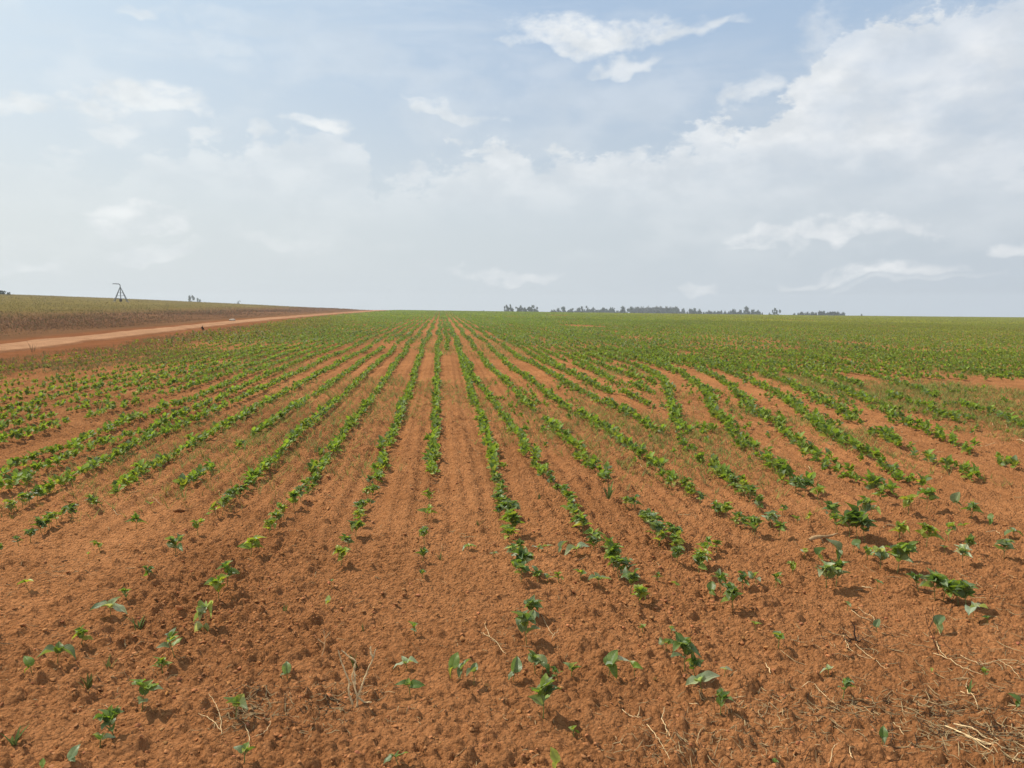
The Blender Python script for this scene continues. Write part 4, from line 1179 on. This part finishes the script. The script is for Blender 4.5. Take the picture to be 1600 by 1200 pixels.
# ---------------------------------------------------------------- trees beyond the crest
def crown_mesh(kind, seed):
    """crown of unit height (0..1 in z) made of many leaf-sized faces in clumps, and a trunk"""
    r = np.random.default_rng(seed)
    if kind == 'gum': cl = [(r.normal(0, .22), r.normal(0, .15), z + r.normal(0, .03), r.uniform(.09, .17)) for z in (.35, .42, .5, .58, .64, .7, .76, .82, .9, .95, .6, .8, .5)]
    elif kind == 'round': cl = [(r.normal(0, .26), r.normal(0, .26), r.uniform(.3, .82), r.uniform(.14, .26)) for _ in range(16)]
    elif kind == 'tall': cl = [(r.normal(0, .09), r.normal(0, .09), z, .07 + .09 * math.sin(math.pi * min(1, (z - .2) / .8) ** .7)) for z in np.linspace(.28, .95, 13)]
    elif kind == 'gum': cl = [(r.normal(0, .2), r.normal(0, .15), r.choice([.42, .58, .72, .88, .95]) + r.normal(0, .02), r.uniform(.06, .13)) for _ in range(11)]
    else: cl = [(r.uniform(-.75, .75), r.normal(0, .3), r.uniform(.2, .75), r.uniform(.16, .28)) for _ in range(20)]
    N = 60; V = []; C = []
    for x, y, z, s in cl:
        d = r.normal(0, 1, (N, 3)); d /= np.linalg.norm(d, axis=1, keepdims=True); p = np.array([x, y, z]) + d * (s * r.uniform(.35, 1.1, (N, 1))) * np.array([1, 1, .75])
        a = r.normal(0, 1, (N, 3)); a /= np.linalg.norm(a, axis=1, keepdims=True); b_ = np.cross(a, d); b_ /= np.maximum(np.linalg.norm(b_, axis=1, keepdims=True), 1e-6)
        q = s * r.uniform(.22, .48, (N, 1))
        V.append(np.stack([p - a * q, p + b_ * q * .7, p + a * q, p - b_ * q * .7], 1)); k = np.array([.045, .080, .032]) * r.uniform(.7, 1.3) * r.uniform(.8, 1.2, (N, 1)); C.append(np.repeat(k[:, None], 4, 1))
    V = np.concatenate(V).reshape(-1, 3); C = np.concatenate(C).reshape(-1, 3); f = np.arange(len(V)).reshape(-1, 4)
    me = npmesh('crown', V, f, False, {'tint': C}); me.materials.append(M_crown)
    tr = [tube([(0, 0, 0), (.01, 0, .3), (0, .01, .75)], [.028, .022, .01], 6)]
    for x, y, z, s in cl[:6]: tr.append(tube([(0, 0, max(.15, z - .3)), (x * .5, y * .5, z - .1), (x, y, z)], [.012, .009, .005], 4))
    v, f = merge(tr); mt = npmesh('trunk', v, f); mt.materials.append(M_bark)
    return me, mt
TREES = {k: [crown_mesh(k, 900 + 10 * i + q) for q in range(4)] for i, k in enumerate(('round', 'tall', 'gum', 'bush'))}
def tree(px, top, dist, wpx, kind, label, group, seed, lean=0.):
    x, y = ongo(px, dist); zb = float(H(np.array([x]), np.array([y]))[0]) - .2
    dp = dist * math.cos(math.atan2(px - 800, FPX)); zt = CAM_H + (HZ - top - (.6 if px > 700 else 0)) / FPX * dp
    h = zt - zb; w = wpx / FPX * dp
    nat = {'round': .95, 'tall': .42, 'gum': .62, 'bush': 1.9}[kind]
    o = link({'round': 'broadleaf_tree', 'tall': 'slender_tree', 'gum': 'gum_tree', 'bush': 'bush'}[kind], None); o.location = (x, y, zb)
    r = np.random.default_rng(seed); o.rotation_euler = (0, lean, r.uniform(0, 6.28) if not lean else 0); o.scale = (w / nat, w / nat, h)
    me, mt = TREES[kind][seed % 4]
    link('crown', me, o); link('trunk', mt, o)
    return tag(o, label, 'tree' if kind != 'bush' else 'bush', group)
KN = dict(r='round', t='tall', g='gum', b='bush')
CL = {
 'small clump above the converging rows': ('trees in the first small clump', 470, '756 483 16 b,793 475.5 6 g,797 479 6 g,803 480 9 r,811 479 7 t,814 476.5 5 t,820 477.5 9 r,826 479 6 t,831 477 8 g,838 481.5 9 r,846 483.5 6 b'),
 'ragged line beside the small clump': ('trees in the ragged line', 560, '868 482.5 12 b,880 480 8 g,893 481 8 t,902 479.5 10 r,911 478 7 g,920 478.5 12 r,930 479 12 r,941 479 12 r,955 479 14 r,964 481 8 b,975 479 9 g,985 479.5 8 g'),
 'wood at the middle of the skyline': ('trees along the middle wood', 600, '1046 479.5 12 r,1056 480.5 10 r,1068 481 5 t,1076 481 9 r,1085 481 9 t,1092 481.5 9 r,1102 483 10 b,1118 482.5 16 b,1130 482 12 b,1146 481.5 10 r,1157 481 9 r,1168 479.5 9 g,1176 482 12 r,1185 483 10 r'),
 'tiny pair of trees on the right skyline': ('trees of the tiny pair', 620, '1203 486 6 r,1208 486 4 t,1213 481.5 6 g'),
 'dark clump on the right skyline': ('trees in the dark right clump', 600, '1241 486.5 6 r,1247 488 5 r,1252 487.5 5 r,1263 486 9 r,1270 484.8 8 r,1279 486 10 r,1288 485 6 t,1296 486.5 8 r,1301 485.5 8 r,1312 485.5 8 r,1318 486.5 6 r,1347 489 6 b,1352 490.5 8 b'),
}
WORD = dict(r='rounded tree', t='narrow tree', g='open-branched gum tree', b='low bush')
for nm, (grp, dist, spec) in CL.items():
    for q, s_ in enumerate(spec.split(',')):
        px, top, w, k = s_.split(' ')
        tree(float(px), float(top), dist * 1.2 + (q * 37 % 60), float(w) * 1.25, KN[k], f'{WORD[k]}, {ORD[q].replace("nearest", "first")} from left in the {nm}', grp, q + len(nm))
tree(301, 463.0, 620, 8, 'gum', 'wind-bent gum tree standing right of the irrigation tower', 'trees behind the left rise', 3, -.12)
tree(310, 466.5, 630, 6, 'gum', 'smaller sparse tree touching the wind-bent gum tree', 'trees behind the left rise', 5)
tree(373.5, 470, 660, 3, 'gum', 'tiny faint tree alone on the left rise', 'trees behind the left rise', 6)
tree(2, 453.5, 262, 22, 'bush', 'dark bush on the skyline at the left edge', 'trees behind the left rise', 2)
tree(14.5, 456, 262, 6, 'bush', 'tiny bush right beside the dark bush at the left edge', 'trees behind the left rise', 1)
# low scrub closing the tree lines: one mass
parts = []
for q in range(120):
    px = g.uniform(862, 1190) if q < 100 else g.uniform(1242, 1316); dd = g.uniform(640, 740)
    x, y = ongo(px, dd); zb = float(H(np.array([x]), np.array([y]))[0]); zt = CAM_H + (HZ - (484.6 + (.004 * (px - 862)) - 1.6 * g.random() ** 2)) / FPX * dd * .95
    if zt - zb < 1: continue
    me = TREES['bush'][q % 4][0]; n = len(me.vertices); co = np.empty(n * 3, np.float32); me.vertices.foreach_get('co', co); co = co.reshape(-1, 3)
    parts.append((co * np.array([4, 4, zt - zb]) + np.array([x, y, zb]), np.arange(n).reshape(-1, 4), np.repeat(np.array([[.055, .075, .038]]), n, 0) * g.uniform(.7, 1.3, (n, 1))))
v, f, c = cat(parts)
tag(link('far_scrub', npmesh('far_scrub', v, f, False, {'tint': c}), None, M_crown), 'low grey-green scrub closing the gaps under the skyline trees', 'scrub', None, 'stuff')
# the far grey wood: one mass
parts = []
for q in range(60):
    x, y = ongo(g.uniform(985, 1060), g.uniform(760, 860)); zb = float(H(np.array([x]), np.array([y]))[0])
    px_top = 477.2 + 3.0 * (g.random()) + 2.5 * abs((q / 60) - .5)
    zt = CAM_H + (HZ - px_top) / FPX * 790; me, _ = TREES['round'][q % 4]
    n = len(me.vertices); co = np.empty(n * 3, np.float32); me.vertices.foreach_get('co', co); co = co.reshape(-1, 3)
    f = np.arange(n).reshape(-1, 4); sc = np.array([9, 9, zt - zb])
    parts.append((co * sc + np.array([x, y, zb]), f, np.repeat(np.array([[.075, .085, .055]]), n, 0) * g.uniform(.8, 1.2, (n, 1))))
v, f, c = cat(parts)
tag(link('far_woodland', npmesh('far_woodland', v, f, False, {'tint': c}), None, M_crown), 'pale grey-green far wood on the skyline right of the ragged tree line', 'woodland', None, 'stuff')

# ---------------------------------------------------------------- haze
def haze():
    import bmesh
    bm = bmesh.new(); bmesh.ops.create_cube(bm, size=1.)
    me = bpy.data.meshes.new('haze')
    bmesh.ops.scale(bm, vec=(2400, 1400, 90), verts=bm.verts); bmesh.ops.translate(bm, vec=(0, 520, -20), verts=bm.verts)
    bm.to_mesh(me); bm.free()
    m, b = mat('haze'); pv = b.n('ShaderNodeVolumePrincipled'); pv.inputs['Color'].default_value = (.86, .90, .95, 1); pv.inputs['Density'].default_value = .0005; pv.inputs['Anisotropy'].default_value = .2
    o = b.n('ShaderNodeOutputMaterial'); m.node_tree.links.new(pv.outputs[0], o.inputs['Volume'])
    link('haze', me, None, m)['kind'] = 'stuff'
if HAZE: haze()
